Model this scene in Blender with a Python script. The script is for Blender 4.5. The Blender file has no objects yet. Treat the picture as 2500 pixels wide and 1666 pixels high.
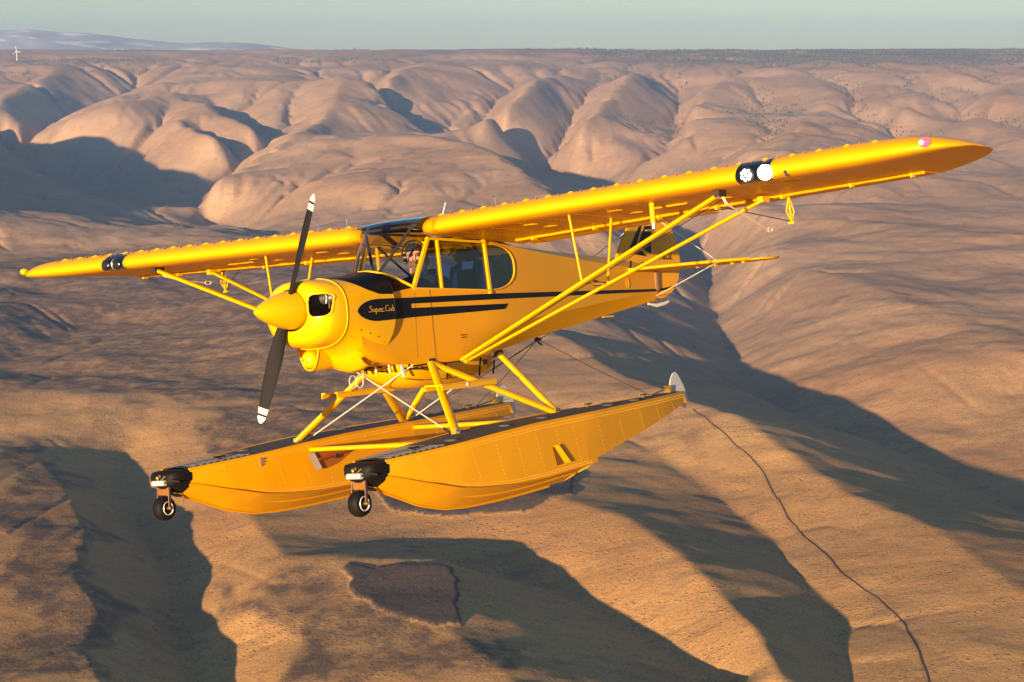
import bpy, bmesh, math, random
import numpy as np
from mathutils import Matrix, Vector

SC = bpy.context.scene
COL = SC.collection
# ------------------------------------------------------------------ camera
F_PX = 4221.1                       # focal length in pixels of a 2500 px wide frame
PITCH = math.radians(9.52)
CP, SP = math.cos(PITCH), math.sin(PITCH)
ZC = 700.0                          # height of the camera above datum
cam_d = bpy.data.cameras.new('camera')
cam = bpy.data.objects.new('camera', cam_d); COL.objects.link(cam)
cam_d.sensor_width = 36.0; cam_d.lens = 36.0 * F_PX / 2500.0
cam_d.clip_start = 0.5; cam_d.clip_end = 300000.0
cam.location = (0, 0, ZC)
cam.rotation_euler = (math.radians(90) - PITCH, 0, 0)
SC.camera = cam
# ------------------------------------------------------------------ world and sun
SUN_AZ, SUN_EL = math.radians(21.5), math.radians(8.6)      # left of straight behind the camera, low
SUN_V = Vector((-math.sin(SUN_AZ) * math.cos(SUN_EL), -math.cos(SUN_AZ) * math.cos(SUN_EL), math.sin(SUN_EL)))
W = bpy.data.worlds.new('World'); SC.world = W; W.use_nodes = True
wn = W.node_tree.nodes; wl = W.node_tree.links
bg = wn['Background']
sky = wn.new('ShaderNodeTexSky'); sky.sky_type = 'NISHITA'; sky.sun_disc = False
sky.sun_elevation = SUN_EL
sky.sun_rotation = math.atan2(SUN_V.x, SUN_V.y)
sky.altitude = 900; sky.air_density = 1.0; sky.dust_density = 0.4; sky.ozone_density = 2.0
bg.inputs['Strength'].default_value = 0.050
tint = wn.new('ShaderNodeMix'); tint.data_type = 'RGBA'; tint.blend_type = 'MULTIPLY'; tint.inputs[0].default_value = 1.0; tint.inputs[7].default_value = (.93, .96, 1.09, 1)   # cool white balance, all round
wl.new(sky.outputs[0], tint.inputs[6]); wl.new(tint.outputs[2], bg.inputs['Color'])
sun_d = bpy.data.lights.new('sun', 'SUN'); sun = bpy.data.objects.new('sun', sun_d); COL.objects.link(sun)
sun_d.energy = 5.0; sun_d.angle = math.radians(0.53); sun_d.color = (1.0, 0.71, 0.43)
sun.rotation_euler = SUN_V.to_track_quat('Z', 'Y').to_euler()
sun.location = (0, 0, ZC + 200)
SC.view_settings.view_transform = 'Standard'; SC.view_settings.look = 'None'
SC.view_settings.exposure = 1.32; SC.view_settings.gamma = 1.0; SC.view_settings.use_curve_mapping = False
SC.cycles.max_bounces = 6; SC.cycles.volume_bounces = 0; SC.cycles.transparent_max_bounces = 12
SC.cycles.caustics_reflective = False; SC.cycles.caustics_refractive = False

# ------------------------------------------------------------------ helpers
def mat(name, color, rough=0.5, metal=0.0, coat=0.0, spec=0.5):
    m = bpy.data.materials.new(name); m.use_nodes = True
    b = m.node_tree.nodes['Principled BSDF']
    b.inputs['Base Color'].default_value = (*color, 1); b.inputs['Roughness'].default_value = rough
    b.inputs['Metallic'].default_value = metal; b.inputs['Coat Weight'].default_value = coat
    b.inputs['Specular IOR Level'].default_value = spec
    return m
def noisy(m, scale=6.0, amount=0.12, rough=0.1, coords='Object'):
    """uneven colour and gloss, so that paint never reads as one flat value"""
    nt = m.node_tree; b = nt.nodes['Principled BSDF']; c = b.inputs['Base Color'].default_value[:]
    tc = nt.nodes.new('ShaderNodeTexCoord'); n = nt.nodes.new('ShaderNodeTexNoise')
    n.inputs['Scale'].default_value = scale; n.inputs['Detail'].default_value = 5
    nt.links.new(tc.outputs[coords], n.inputs['Vector'])
    mx = nt.nodes.new('ShaderNodeMix'); mx.data_type = 'RGBA'
    mx.inputs[6].default_value = tuple(v * (1 - amount) for v in c[:3]) + (1,)
    mx.inputs[7].default_value = tuple(min(1, v * (1 + amount)) for v in c[:3]) + (1,)
    nt.links.new(n.outputs[0], mx.inputs[0]); nt.links.new(mx.outputs[2], b.inputs['Base Color'])
    r = b.inputs['Roughness'].default_value
    mr = nt.nodes.new('ShaderNodeMapRange'); mr.inputs[3].default_value = max(0.02, r - rough); mr.inputs[4].default_value = r + rough
    nt.links.new(n.outputs[0], mr.inputs[0]); nt.links.new(mr.outputs[0], b.inputs['Roughness'])
    return m
class MB:
    """collects shapes, builds them as one mesh object"""
    def __init__(s): s.v = []; s.f = []
    def add(s, v, f):
        o = len(s.v); s.v += [tuple(map(float, p)) for p in v]; s.f += [tuple(i + o for i in q) for q in f]; return s
    def box(s, c, d, R=None):
        P = [Vector((x * d[0] / 2, y * d[1] / 2, z * d[2] / 2)) for x in (-1, 1) for y in (-1, 1) for z in (-1, 1)]
        if R is not None: P = [R @ p for p in P]
        return s.add([p + Vector(c) for p in P], [(0, 1, 3, 2), (4, 6, 7, 5), (0, 4, 5, 1), (2, 3, 7, 6), (0, 2, 6, 4), (1, 5, 7, 3)])
    def ring_loft(s, rings, closed=True, cap0=False, cap1=False):
        n = len(rings[0]); v = [p for r in rings for p in r]; f = []
        for i in range(len(rings) - 1):
            for j in range(n if closed else n - 1):
                k = (j + 1) % n; f.append((i * n + j, i * n + k, (i + 1) * n + k, (i + 1) * n + j))
        if cap0: f.append(tuple(range(n))[::-1])
        if cap1: f.append(tuple((len(rings) - 1) * n + j for j in range(n)))
        return s.add(v, f)
    def tube(s, pts, r, n=8, cap=True):
        pts = [Vector(p) for p in pts]; rr = r if isinstance(r, (list, tuple)) else [r] * len(pts); rings = []; up = None
        for i, p in enumerate(pts):
            t = (pts[min(i + 1, len(pts) - 1)] - pts[max(i - 1, 0)]).normalized()
            if up is None: up = Vector((0, 0, 1)) if abs(t.z) < .9 else Vector((1, 0, 0))
            a = t.cross(up).normalized(); b = a.cross(t).normalized(); up = b
            rings.append([p + (a * math.cos(2 * math.pi * k / n) + b * math.sin(2 * math.pi * k / n)) * rr[i] for k in range(n)])
        return s.ring_loft(rings, True, cap, cap)
    def foil(s, p, q, chord, thick, n=14, fwd=(1, 0, 0)):
        """streamlined strut from p to q, its chord laid along the flight direction"""
        p, q = Vector(p), Vector(q); t = (q - p).normalized(); c = Vector(fwd); c = (c - t * c.dot(t)).normalized(); b = t.cross(c)
        rings = []
        for o in (p, q):
            R = []
            for k in range(n):
                a = 2 * math.pi * k / n; x = math.cos(a); w = math.sin(a) * (1.0 - .28 * (1 - x) / 2)
                R.append(o + c * (x * chord / 2) + b * (w * thick / 2))
            rings.append(R)
        return s.ring_loft(rings, True, True, True)
    def sphere(s, c, r, n=16, m=10, sc=(1, 1, 1)):
        rings = []
        for i in range(m + 1):
            th = math.pi * i / m
            rings.append([(c[0] + r * sc[0] * math.sin(th) * math.cos(2 * math.pi * k / n), c[1] + r * sc[1] * math.sin(th) * math.sin(2 * math.pi * k / n), c[2] + r * sc[2] * math.cos(th)) for k in range(n)])
        return s.ring_loft(rings)
    def lathe(s, prof, c, axis, n=24):
        """profile of (radius, along) revolved about an axis through c"""
        ax = Vector(axis).normalized(); a = ax.orthogonal().normalized(); b = ax.cross(a)
        return s.ring_loft([[Vector(c) + ax * h + (a * math.cos(2 * math.pi * k / n) + b * math.sin(2 * math.pi * k / n)) * r for k in range(n)] for r, h in prof])
    def plate(s, outline, thick, axis=1, at=0.0):
        """flat plate from an outline in the two remaining axes"""
        def P(u, v, w):
            return (u, w, v) if axis == 1 else ((u, v, w) if axis == 2 else (w, u, v))
        n = len(outline); v = [P(u, w, at - thick / 2) for u, w in outline] + [P(u, w, at + thick / 2) for u, w in outline]
        f = [tuple(range(n))[::-1], tuple(range(n, 2 * n))] + [(i, (i + 1) % n, n + (i + 1) % n, n + i) for i in range(n)]
        return s.add(v, f)
    def build(s, name, m, parent=None, smooth=True, auto=35, loc=None):
        me = bpy.data.meshes.new(name); me.from_pydata(s.v, [], s.f); me.update()
        bm = bmesh.new(); bm.from_mesh(me); bmesh.ops.recalc_face_normals(bm, faces=bm.faces); bm.to_mesh(me); bm.free()
        if smooth:
            me.polygons.foreach_set('use_smooth', [True] * len(me.polygons)); me.set_sharp_from_angle(angle=math.radians(auto))
        me.materials.append(m)
        o = bpy.data.objects.new(name, me); COL.objects.link(o)
        if parent is not None: o.parent = parent
        return o
def dup(o, parent=None, matrix=None):
    c = o.copy(); COL.objects.link(c); c.parent = parent
    if matrix is not None: c.matrix_local = matrix
    return c
def tag(o, label=None, cat=None, group=None, kind=None):
    if label: o['label'] = label
    if cat: o['category'] = cat
    if group: o['group'] = group
    if kind: o['kind'] = kind
    return o
def empty(name, M=None):
    o = bpy.data.objects.new(name, None); COL.objects.link(o); o.empty_display_size = .3
    if M is not None: o.matrix_world = M
    return o
# ------------------------------------------------------------------ terrain
# ---- terrain: heights relative to the camera (m), plan X right, Y ahead ----
YD=[100,118,122,135,150,200,250,300,350,400,450,500,550,600,700,800,900,1000,1100,1200,1300,1400,1568,1800]
DD=[30000,22000,17000,15800,14800,12600,10800,9400,8300,7300,6500,5800,5200,4700,3900,3300,2850,2500,2200,1960,1760,1590,1360,1130]
def slope(yd,xd=1176.5):
    b=(yd*1.0625-833)/F_PX; a=(xd*1.0625-1250)/F_PX
    return a/(CP-b*SP), (-SP-b*CP)/(CP-b*SP)
def pt(xd,yd,D):
    a,s=slope(yd,xd); return (a*D,D,s*D)
def K(xd,yd,k=1.0): return pt(xd,yd,k*float(np.interp(yd,YD,DD)))
def base_h(D):
    ds=np.array(DD[::-1],float); hs=np.array([slope(y)[1]*d for y,d in zip(YD,DD)])[::-1]
    hs=np.minimum(hs,-6.0)
    return np.interp(D,ds,hs)
def L(*p): return (1.0,[K(*q) for q in p])
def A(*p): return (1.0,[(float(x),float(y),float(h)) for x,y,h in p])
FEAT=[
# far spurs (crests)
L((150,142,.95),(95,172,.96),(40,205,.98),(-60,250,1.0)),
L((560,146,.95),(420,166,.95),(310,192,.955),(175,236,.965),(70,282,1.05)),
L((370,203,.97),(480,243,.97),(600,283,.98),(640,298,1.04)),
L((390,262,.98),(480,298,.99),(545,335,1.06)),
L((800,186,.95),(760,236,.955),(700,290,.965),(655,309,.975),(565,349,.985),(495,394,.995),(440,424,1.05)),
L((1000,142,.94),(925,158,.945),(882,186,.955),(866,210,.97),(930,248,.99),(1000,278,1.06)),
L((1290,165,.945),(1175,226,.955),(1115,262,.97),(1070,287,1.05)),
L((1480,158,.945),(1376,225,.95),(1330,262,.985)),
L((1750,154,.945),(1640,188,.95),(1586,223,.96),(1572,254,.97),(1578,306,1.04)),
L((2000,170,.95),(1900,226,.955),(1840,286,.97),(1800,336,.98)),
L((2353,180,.95),(2280,235,.96),(2235,282,.98)),
L((2140,215,.96),(2060,245,.965),(2010,262,.975),(1990,300,.98)),
L((760,300,.96),(880,318,.94),(980,325,.93),(1090,345,.925),(1190,385,.93),(1290,440,.94),(1370,500,.955)),
L((700,400,.965),(850,420,.965),(1000,450,.97),(1100,470,.965),(1250,520,.965)),
L((1700,340,.98),(1900,380,.975),(2150,400,.97),(2353,400,.96)),
# valleys among them
L((330,150,1.02),(302,192,1.08),(180,235,1.11),(60,285,1.13),(0,305,1.15),(-100,335,1.18)),
L((660,222,1.0),(690,288,1.07),(640,322,1.12),(560,360,1.16),(490,404,1.2),(400,444,1.25)),
L((450,215,1.01),(560,264,1.05),(655,314,1.10)),
L((450,285,1.03),(520,320,1.06),(558,348,1.13)),
L((830,160,1.0),(850,200,1.07),(868,242,1.11),(930,272,1.11),(1000,288,1.12),(1060,296,1.12)),
L((1200,160,1.0),(1172,215,1.08),(1120,264,1.12),(1066,294,1.12)),
L((1400,160,1.0),(1315,240,1.08),(1282,290,1.12),(1310,340,1.17)),
L((1545,160,1.0),(1556,215,1.08),(1562,260,1.12),(1570,306,1.13),(1500,350,1.15)),
L((1950,235,1.0),(2050,275,1.04),(2090,305,1.07),(2150,360,1.08)),
L((2160,215,1.0),(2230,260,1.04),(2268,292,1.07)),
L((1700,220,1.0),(1760,280,1.03),(1820,330,1.03)),
# left valley behind the near mesa
L((720,556,1.03),(560,512,1.17),(450,480,1.22),(310,444,1.29),(180,398,1.32),(60,352,1.3),(-100,322,1.27)),
# main valley
L((1060,296,1.14),(1150,324,1.21),(1250,362,1.29),(1350,413,1.35),(1450,456,1.38),(1540,528,1.39),(1610,628,1.37),(1660,765,1.31),(1720,880,1.25),(1850,960,1.22),(1980,1010,1.22),(2150,1080,1.2),(2420,1220,1.16)),
L((1650,440,1.02),(1800,470,1.0),(2000,490,.97),(2353,520,.95)),
L((1720,560,1.10),(1900,640,1.06),(2150,720,1.03),(2353,820,1.02)),
# near mesa
L((-300,420,.98),(-100,450,.985),(0,465,.985),(200,490,.985),(450,518,.985),(690,550,.985),(800,585,.985),(950,600,.985),(1100,620,.985),(1300,700,.985)),
L((-200,600,1.0),(100,560,.995),(400,580,.995),(700,640,.99),(1000,720,.99)),
L((-100,720,1.02),(60,685,1.022),(190,645,1.02),(330,598,1.005)),
L((-100,860,1.02),(60,800,1.028),(180,752,1.028),(280,705,1.02),(400,620,1.005)),
L((-100,800,1.0),(100,735,1.0),(250,665,1.0)),
L((0,905,.99),(130,915,.985),(290,910,.985),(345,905,.985),(440,915,.985),(600,930,.99),(800,960,.99)),
# first hollow (bottom left)
L((360,985,1.01),(290,1045,1.04),(264,1105,1.06),(300,1180,1.07),(350,1262,1.075),(402,1335,1.075),(402,1400,1.075),(410,1460,1.075),(442,1568,1.075),(480,1700,1.07)),
L((-100,1000,1.01),(60,1030,1.0),(150,1120,.99),(200,1220,.985),(160,1310,.99),(225,1390,.985),(180,1470,.99),(240,1568,.985),(220,1700,.985)),
L((445,925,.99),(450,1010,1.0),(520,1100,.995),(585,1190,.99),(660,1290,.987),(590,1390,.992),(700,1470,.987),(640,1568,.99)),
# field mesa
L((690,1290,.985),(780,1290,.975),(1000,1285,.975),(1050,1330,.975),(1050,1400,.975),(1030,1450,.975),(1120,1520,.98),(1230,1600,.985)),
L((780,1290,.975),(800,1350,.975),(880,1420,.975),(960,1455,.975),(1030,1450,.975)),
# second hollow
L((900,1262,1.015),(1020,1280,1.04),(1095,1316,1.055),(1257,1349,1.065),(1347,1396,1.065),(1473,1467,1.065),(1581,1539,1.065),(1680,1620,1.065)),
L((850,1090,.985),(1000,1110,.98),(1200,1130,.98),(1330,1160,.98),(1450,1200,.985),(1560,1280,.985),(1650,1360,.985),(1740,1460,.985),(1800,1568,.985)),
# third hollow
L((1050,850,1.0),(1150,885,1.02),(1250,930,1.025),(1400,1000,1.032),(1506,1050,1.038),(1640,1135,1.045),(1700,1190,1.05),(1770,1240,1.055),(1800,1300,1.055),(1850,1350,1.055),(1890,1390,1.055),(1920,1440,1.055),(1955,1568,1.055),(1980,1700,1.05)),
L((1150,720,.985),(1300,770,.985),(1430,850,.98),(1550,905,.98),(1700,975,.98),(1845,1062,.98),(1945,1130,.98),(2105,1195,.98),(2185,1245,.98),(2285,1325,.98),(2420,1410,.98)),
L((2230,1490,1.0),(2400,1520,.995)),
# high ground off left; the tall first ridge added unseen to shade the valley
A((-2300,4200,-400),(-2300,5500,-260),(-2550,6400,-210),(-3000,7500,-220),(-3600,8800,-220)),
A((-1300,1500,-470),(-1100,2400,-480),(-1500,3200,-470)),
]
U0,U1,V0,V1=-.62,.50,math.log(850.),math.log(24000.)
def solve(nu,nv):
    levels=[]; n=(nu,nv)
    while min(n)>24: levels.append(n); n=((n[0]+1)//2,(n[1]+1)//2)
    levels=levels[::-1]; r=None
    for (a,b) in levels:
        num=np.zeros((b,a));den=np.zeros((b,a))
        for wt,poly in FEAT:
            P=np.array(poly,float)
            for i in range(len(P)-1):
                p,q=P[i],P[i+1]
                m=int(max(abs(p[0]/p[1]-q[0]/q[1])/((U1-U0)/a),abs(math.log(p[1]/q[1]))/((V1-V0)/b))*2)+2
                t=np.linspace(0,1,m)[:,None]; S=p+(q-p)*t
                iu=np.rint((S[:,0]/S[:,1]-U0)/(U1-U0)*(a-1)).astype(int); iv=np.rint((np.log(S[:,1])-V0)/(V1-V0)*(b-1)).astype(int)
                ok=(iu>=0)&(iu<a)&(iv>=0)&(iv<b)
                np.add.at(num,(iv[ok],iu[ok]),wt*(S[ok,2]-base_h(S[ok,1]))); np.add.at(den,(iv[ok],iu[ok]),wt)
        con=den>0; val=num/np.maximum(den,1e-9)
        if r is None: r=np.zeros((b,a)); 
        else:
            y=np.linspace(0,r.shape[0]-1,b);x=np.linspace(0,r.shape[1]-1,a)
            y0=np.minimum(y.astype(int),r.shape[0]-2);x0=np.minimum(x.astype(int),r.shape[1]-2);fy=(y-y0)[:,None];fx=(x-x0)[None]
            r=(r[y0][:,x0]*(1-fy)*(1-fx)+r[y0+1][:,x0]*fy*(1-fx)+r[y0][:,x0+1]*(1-fy)*fx+r[y0+1][:,x0+1]*fy*fx)
        r=np.where(con,val,r)
        dv=((V1-V0)/b)/((U1-U0)/a); wv=1/dv**2
        for _ in range(160 if a>100 else 400):
            p=np.pad(r,1,mode='edge')
            n2=(p[1:-1,2:]+p[1:-1,:-2]+wv*(p[2:,1:-1]+p[:-2,1:-1]))/(2+2*wv)
            n2*=.9995
            r=np.where(con,val,n2)
    return r
def blur(a,k):
    for _ in range(k):
        p=np.pad(a,1,mode='edge'); a=(p[1:-1,2:]+p[1:-1,:-2]+p[2:,1:-1]+p[:-2,1:-1]+4*a)/8
    return a
def vnoise(x,y,seed):
    rng=np.random.RandomState(seed); T=rng.rand(256,256)
    xi=np.floor(x).astype(int);yi=np.floor(y).astype(int);fx=x-xi;fy=y-yi
    fx=fx*fx*(3-2*fx);fy=fy*fy*(3-2*fy)
    g=lambda i,j:T[j&255,i&255]
    return (g(xi,yi)*(1-fx)+g(xi+1,yi)*fx)*(1-fy)+(g(xi,yi+1)*(1-fx)+g(xi+1,yi+1)*fx)*fy-.5
def erode(H,X,Y,passes=5,KE=.095):
    """stream-power carving: water is routed downhill over the sheet and cuts branching draws"""
    import heapq
    nv,nu=H.shape; dy=np.gradient(Y,axis=0); dx=np.gradient(X,axis=1); area=(dx*dy).ravel()
    dl=[math.hypot(1,0)]*8
    for ps in range(passes):
        h=H.ravel(); n=h.size; hl=h.tolist(); seen=bytearray(n); rec=[-1]*n; order=[]; hp=[]
        for j in range(nu):
            for i in (0,nv-1):
                k=i*nu+j
                if not seen[k]: seen[k]=1; heapq.heappush(hp,(hl[k],k))
        for i in range(nv):
            for j in (0,nu-1):
                k=i*nu+j
                if not seen[k]: seen[k]=1; heapq.heappush(hp,(hl[k],k))
        offs=(-1,1,-nu,nu,-nu-1,-nu+1,nu-1,nu+1)
        while hp:
            z,k=heapq.heappop(hp); order.append(k); j=k%nu
            for o in offs:
                q=k+o
                if q<0 or q>=n or seen[q]: continue
                if abs(q%nu-j)>1: continue
                seen[q]=1; rec[q]=k; zz=hl[q]
                heapq.heappush(hp,(zz if zz>z else z+1e-4,q))
        A=area.tolist()
        for k in reversed(order):
            r=rec[k]
            if r>=0: A[r]+=A[k]
        xf=X.ravel(); yf=Y.ravel(); ra=np.array(rec); ok=ra>=0
        dist=np.ones(n); dist[ok]=np.hypot(xf[ok]-xf[ra[ok]],yf[ok]-yf[ra[ok]])
        Fv=(KE*np.clip((yf-2300)/5200,.14,1)*np.sqrt(np.minimum(np.array(A),1.0e6))/np.maximum(dist,4)).tolist()
        for k in order:
            r=rec[k]
            if r>=0 and hl[r]<hl[k]: hl[k]=(hl[k]+Fv[k]*hl[r])/(1+Fv[k])
        H=np.array(hl).reshape(nv,nu)
    return H
def up(r,u,nv):
    b,a=r.shape; x=(u-U0)/(U1-U0)*(a-1); y=np.linspace(0,b-1,nv)
    y0=np.minimum(y.astype(int),b-2);x0=np.minimum(x.astype(int),a-2);fy=(y-y0)[:,None];fx=(x-x0)[None]
    return r[y0][:,x0]*(1-fy)*(1-fx)+r[y0+1][:,x0]*fy*(1-fx)+r[y0][:,x0+1]*(1-fy)*fx+r[y0+1][:,x0+1]*fy*fx
def terrain_at(u,nv,cn=(621,621)):
    r=solve(*cn); r3=blur(r,3); r9=blur(r3,6)
    Yc=np.exp(np.linspace(V0,V1,cn[1]))[:,None]*np.ones((1,cn[0])); Xc=np.linspace(U0,U1,cn[0])[None]*Yc
    w=np.clip((Yc-4500)/3500,0,1); H=r3*(1-w)+r9*w
    H=H*(1+.38*np.clip((Yc-6500)/2500,0,1)*np.clip((16000-Yc)/2500,0,1))
    H=H+base_h(Yc)
    far=np.clip((Yc-3800)/4500,0,1)*np.clip((16000-Yc)/3500,0,1)
    wx=Xc+240*vnoise(Xc/700,Yc/700,5); wy=Yc+240*vnoise(Xc/700,Yc/700,6)
    for L,A,sd in ((1500,70,1),(640,34,2),(300,15,3)):
        n=2*np.abs(vnoise(wx/L,wy/(L*2.8),sd)*2); H=H+far*A*(n-.8)
    H=H+np.clip((Yc-13500)/2500,0,1)*34*vnoise(Xc/2100,Yc/3000,8)
    for L,A,sd in ((420,9.5,21),(190,5.2,22),(85,2.2,23),(40,1.1,24)):
        H=H+A*2*vnoise(wx/L,wy/L,sd)*np.clip(Yc/2600,.45,1.6)
    keep=np.clip((17500-Yc)/2500,0,1)
    E=blur(erode(H,Xc,Yc),1); H=H+(E-H)*keep
    H=up(H,u,nv)
    Y=np.exp(np.linspace(V0,V1,nv))[:,None]*np.ones((1,len(u))); X=u[None]*Y
    for L,A,sd in ((60,.8,13),(26,.5,14),(12,.3,15)):
        H=H+A*2*vnoise(X/L,Y/L,sd)*np.clip(Y/3000,.6,2)
    return X,Y,H
def grid_mesh():
    ui = np.concatenate([np.linspace(U0, -.345, 70, endpoint=False), np.linspace(-.345, .345, 860), np.linspace(.345, U1, 40)[1:]])
    nv = 1120
    X, Y, H = terrain_at(ui, nv)
    return X, Y, H
def in_poly(X, Y, P):
    r = np.zeros(X.shape, bool); j = len(P) - 1
    for i in range(len(P)):
        xi, yi = P[i][:2]; xj, yj = P[j][:2]
        with np.errstate(divide='ignore', invalid='ignore'):
            r ^= ((yi > Y) != (yj > Y)) & (X < (xj - xi) * (Y - yi) / (yj - yi + 1e-12) + xi)
        j = i
    return r
def dist_line(X, Y, P):
    d = np.full(X.shape, 1e9)
    for p, q in zip(P[:-1], P[1:]):
        ax, ay = p[:2]; bx, by = q[0] - ax, q[1] - ay
        t = np.clip(((X - ax) * bx + (Y - ay) * by) / (bx * bx + by * by), 0, 1)
        d = np.minimum(d, np.hypot(X - ax - t * bx, Y - ay - t * by))
    return d
GX, GY, GH = grid_mesh()
# on-the-ground marks: ploughed fields, sage-dark patches, the dirt track, stream beds
FIELD = [[K(a, b, .975) for a, b in ((782, 1296), (850, 1290), (1000, 1288), (1040, 1300), (1056, 1340), (1054, 1400), (1048, 1442), (985, 1452), (920, 1430), (850, 1392), (800, 1345))],
         [K(a, b, .98) for a, b in ((850, 1120), (960, 1080), (1200, 1060), (1330, 1090), (1310, 1140), (1220, 1172), (1090, 1182), (980, 1192), (900, 1180))]]
DARK = [[K(a, b, .985) for a, b in ((655, 1310), (700, 1285), (770, 1292), (790, 1350), (850, 1420), (960, 1475), (1080, 1480), (1130, 1568), (700, 1568), (720, 1500), (670, 1400))],
        [K(a, b, .99) for a, b in ((455, 980), (470, 940), (900, 900), (1100, 960), (1000, 1060), (700, 1060), (450, 1060))],
        [K(a, b, 1.0) for a, b in ((0, 600), (330, 545), (900, 600), (1150, 760), (1050, 900), (460, 920), (330, 900), (0, 890))],
        [K(a, b, .985) for a, b in ((545, 1310), (600, 1300), (625, 1370), (650, 1450), (600, 1440), (560, 1390))],
        [K(a, b, .985) for a, b in ((-60, 1010), (60, 1000), (150, 1110), (215, 1270), (225, 1400), (230, 1568), (-60, 1568))]]
ROAD = [K(a, b, .99) for a, b in ((1560, 905), (1590, 935), (1650, 985), (1700, 1030), (1755, 1085), (1776, 1132), (1810, 1187), (1852, 1238), (1904, 1281), (1948, 1330), (2008, 1367), (2050, 1405), (2081, 1430), (2087, 1455), (2118, 1505), (2135, 1568))]
def hit(xd, yd):
    """ground point seen at a pixel of the photograph, by walking the sight line out over the heightfield"""
    a, s = slope(yd, xd); D = np.exp(np.linspace(V0 + .01, V1 - .01, 3000))
    h = ground_h(a * D, D); k = np.argmax(h >= s * D)
    return (a * D[k], D[k], h[k])
_ui = GX[0] / GY[0]; _vi = np.log(GY[:, 0])
def ground_h(x, y):
    x = np.asarray(x, float); y = np.asarray(y, float)
    fu = np.interp(x / y, _ui, np.arange(len(_ui))); fv = np.interp(np.log(y), _vi, np.arange(len(_vi)))
    i = np.minimum(fv.astype(int), len(_vi) - 2); j = np.minimum(fu.astype(int), len(_ui) - 2); a = fv - i; b = fu - j
    return (GH[i, j] * (1 - a) + GH[i + 1, j] * a) * (1 - b) + (GH[i, j + 1] * (1 - a) + GH[i + 1, j + 1] * a) * b
ROAD = [hit(*q) for q in ((1592, 938), (1650, 985), (1700, 1030), (1755, 1085), (1776, 1132), (1810, 1187), (1852, 1238), (1904, 1281), (1948, 1330), (2008, 1367), (2050, 1405), (2081, 1430), (2087, 1455), (2118, 1505), (2135, 1568), (2150, 1640))]
FIELD = [[hit(a, b) for a, b in poly] for poly in (
    ((776, 1316), (800, 1298), (860, 1306), (930, 1290), (1000, 1296), (1035, 1306), (1054, 1340), (1054, 1400), (1048, 1442), (985, 1452), (920, 1430), (850, 1392), (800, 1345)),
    ((850, 1120), (960, 1085), (1200, 1070), (1330, 1090), (1310, 1140), (1220, 1172), (1090, 1182), (980, 1192), (900, 1180)))]
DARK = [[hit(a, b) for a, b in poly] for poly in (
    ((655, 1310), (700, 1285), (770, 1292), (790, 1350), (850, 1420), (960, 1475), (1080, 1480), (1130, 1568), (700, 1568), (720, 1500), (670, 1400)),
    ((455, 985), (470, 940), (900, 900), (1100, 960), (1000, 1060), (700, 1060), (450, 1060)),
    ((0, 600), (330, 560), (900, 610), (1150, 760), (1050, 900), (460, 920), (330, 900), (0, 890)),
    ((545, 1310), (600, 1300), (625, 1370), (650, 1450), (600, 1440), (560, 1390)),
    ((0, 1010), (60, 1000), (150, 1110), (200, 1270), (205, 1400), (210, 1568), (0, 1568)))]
wob2 = 70 * vnoise(GX / 90, GY / 120, 43) + 26 * vnoise(GX / 26, GY / 34, 44)
wob = 14 * vnoise(GX / 60, GY / 60, 41) + 6 * vnoise(GX / 20, GY / 20, 42)
field = np.zeros(GX.shape); dark = np.zeros(GX.shape)
for P in FIELD: field = np.maximum(field, in_poly(GX + wob * .9, GY + wob * 2.4, P))
rimd = np.min([dist_line(GX + wob * .35, GY + wob, P + [P[0]]) for P in FIELD], axis=0)
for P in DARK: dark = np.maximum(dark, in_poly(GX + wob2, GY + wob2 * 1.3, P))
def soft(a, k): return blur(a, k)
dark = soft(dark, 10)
road = np.clip(1.2 - np.abs(dist_line(GX + 5 * vnoise(GX / 30, GY / 30, 50), GY, ROAD) - 1.6) / 1.2, 0, 1)
rim = np.clip(1 - rimd / 7.0, 0, 1)
GH = GH + 3.0 * soft(field, 4)
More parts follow.
